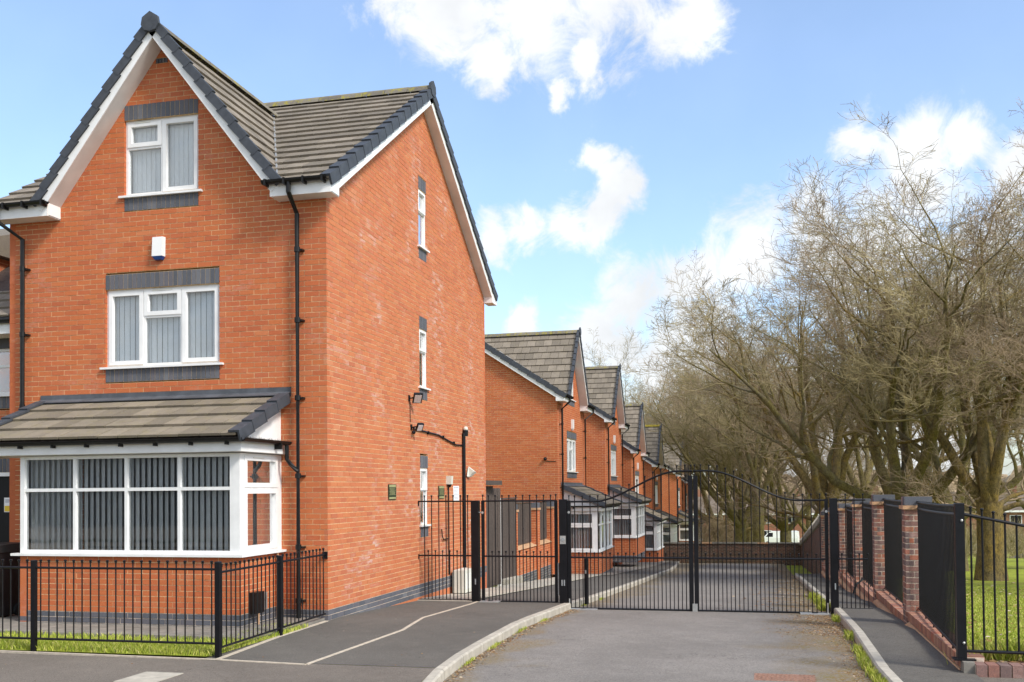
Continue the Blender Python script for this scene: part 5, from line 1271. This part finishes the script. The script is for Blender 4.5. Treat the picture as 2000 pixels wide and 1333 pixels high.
# ================================================================== VEHICLES
def car(label, x, y, z, rz, body, van=False, cat='car'):
    t = thing('parked_van' if van else 'parked_car', label, cat, (x, y, z), rz)
    if van: low = [(-2.6, .35), (2.5, .35), (2.6, .8), (2.35, 1.15), (-2.6, 1.15)]; cab = [(-2.6, 1.15), (2.35, 1.15), (1.55, 2.0), (1.2, 2.1), (-2.55, 2.1)]; W_ = .92; win = [(.95, 1.3), (2.0, 1.3), (1.5, 1.9), (.95, 1.9)]
    else: low = [(-2.1, .3), (2.1, .3), (2.15, .65), (1.95, .85), (1.1, .95), (-1.9, .98), (-2.12, .75)]; cab = [(-1.85, .97), (1.15, .95), (.45, 1.4), (-.2, 1.47), (-1.1, 1.42)]; W_ = .86; win = [(-1.45, 1.0), (.9, .98), (.38, 1.34), (-.2, 1.4), (-1.0, 1.35)]
    m = MB(); m.prism([(a, -W_, b) for a, b in low], [(a, W_, b) for a, b in low]); c2 = W_ * .82
    n = len(cab); m.poly([(a, -(W_ if i < 2 else c2), b) for i, (a, b) in enumerate(cab)] + [(a, (W_ if i < 2 else c2), b) for i, (a, b) in enumerate(cab)], [tuple(range(n)), tuple(reversed(range(n, 2 * n)))] + [(i, i + n, (i + 1) % n + n, (i + 1) % n) for i in range(n)])
    m.build('body', body, t)
    for s in (-1, 1):
        m = MB(); q = [(a, s * (W_ + .012 - (b - .97) * .3 if not van else W_ * (1 - .19 * (b - 1.15) / .95) + .012), b) for a, b in win]; m.prism([(a, b - s * .012, c) for a, b, c in q], q); m.build('side_window', 'glass' if False else 'black', t)
        for wx in ((-1.3, 1.3) if not van else (-1.6, 1.7)):
            m = MB(); m.tube([(wx, s * (W_ - .18), .32), (wx, s * (W_ + .01), .32)], .32, 14); wh = m.build('wheel', 'dark', t); m = MB(); m.tube([(wx, s * (W_ + .01), .32), (wx, s * (W_ + .02), .32)], .19, 12); m.build('rim', 'zinc', wh)
        m = MB(); ex = 2.1 if not van else 2.52; m.box(ex - .08, ex + .03, s * .45 - .14, s * .45 + .14, .62, .78); m.build('headlight', 'cream', t)
        m = MB(); m.box(-ex - .04, -ex + .06, s * .55 - .1, s * .55 + .1, .65, .85); m.build('tail_light', 'red', t)
    m = MB(); q = ([(1.13, .97), (.47, 1.38)] if not van else [(2.33, 1.2), (1.6, 1.95)]); k = W_ * .8
    m.poly([(q[0][0] + .02, -k, q[0][1]), (q[0][0] + .02, k, q[0][1]), (q[1][0] + .02, k * .9, q[1][1]), (q[1][0] + .02, -k * .9, q[1][1]), (q[0][0] - .02, -k, q[0][1]), (q[0][0] - .02, k, q[0][1]), (q[1][0] - .02, k * .9, q[1][1]), (q[1][0] - .02, -k * .9, q[1][1])], [(0, 1, 2, 3), (4, 7, 6, 5), (0, 4, 5, 1), (2, 6, 7, 3)]); m.build('windscreen', 'black', t)
    return t
car('white van parked far beyond the end wall, seen through the right gate leaf', 8.6, 140, -6.62 - .05, math.pi - .15, 'vanw', True, 'van')
car('silver parked car far off between the right railing bars', 32.9, 124, -6.65, .25, 'silver')
car('dark parked car at the right edge beyond the grass', 34.0, 105, -6.6, math.pi + .1, 'dkcar')
# ================================================================== FAR BUILDINGS
def block(label, x0, x1, y, z0, ez, rz_, dep, nw, st, mat='far_brick', rz=0):
    t = thing('brick_building', label, 'building', (x0, y, z0), rz)
    L = x1 - x0; h = ez - z0; m = MB(); m.box(0, L, 0, dep, -1, h); wl_ = m.build('wall', mat, t)
    m = MB(); m.prism([(-.4, -.4, h), (-.4, dep / 2, h + rz_), (-.4, dep + .4, h)], [(L + .4, -.4, h), (L + .4, dep / 2, h + rz_), (L + .4, dep + .4, h)]); rf = m.build('roof', 'far_roof', t)
    m = MB(); m.box(-.4, L + .4, -.5, -.38, h - .15, h + .1); m.build('gutter', 'white', rf)
    for s in range(st):
        for i in range(nw):
            xx = (i + .5) * L / nw; zz = h * (s + .35) / st; m = MB(); m.box(xx - .75, xx + .75, -.06, -.01, zz, zz + 1.15); w_ = m.build('window', 'white', t)
            m = MB(); m.box(xx - .66, xx - .04, -.08, -.06, zz + .08, zz + 1.07); m.box(xx + .04, xx + .66, -.08, -.06, zz + .08, zz + 1.07); m.build('pane', 'black', w_)
    for cx in (L * .3, L * .75):
        m = MB(); m.box(cx - .4, cx + .4, dep / 2 - .4, dep / 2 + .4, h + rz_ - .5, h + rz_ + .9); m.build('chimney', mat, rf)
block('far orange brick terrace behind the white van', -14, 20, 150, -6.8, -2.3, 3.0, 8, 9, 2)
block('far red brick flats behind the parked cars at the right edge', 30, 62, 134, -6.8, -1.6, 2.6, 9, 9, 2)
block('brick houses across the street facing the bay window, behind the viewer', -90, -8, -48, 0, 5.2, 3.4, 8, 18, 2, mat='concrete_dk')
block('brick house across the street opposite the drive, behind the viewer', -3, 9, -46, 0, 5.4, 3.6, 8, 3, 2)
block('far brick house showing between the trees right of the van', 22, 27, 152, -6.8, -1.8, 2.8, 8, 2, 2)
t = thing('evergreen_shrub', 'small green shrub in front of the far flats', 'shrub', (37.5, 128, -6.7)); rg = random.Random(4); m = MB()
for i in range(900):
    a, b = rg.uniform(0, 6.28), rg.uniform(0, 1.5); r = 1.6 * rg.uniform(.6, 1); x, y, z = r * math.cos(a) * math.cos(b), r * math.sin(a) * math.cos(b), r * math.sin(b) * 1.2; s = .14
    m.poly([(x - s, y, z), (x + s, y + rg.uniform(-s, s), z + rg.uniform(-s, s)), (x, y + rg.uniform(-s, s), z + s)], [(0, 1, 2)], rg.random())
m.build('foliage', 'shrub', t)
t = thing('street_lamp', 'thin pale lamp column at the far right beyond the railing', 'street lamp', (36.2, 112, -6.7)); m = MB(); m.tube([(0, 0, 0), (0, 0, 5)], .06, 8); m.build('column', 'zinc', t); m = MB(); m.box(-.5, .1, -.1, .1, 5, 5.1); m.build('lamp_head', 'zinc', t)
print('objects', len(bpy.data.objects), 'tris', sum(len(m.polygons) for m in bpy.data.meshes))
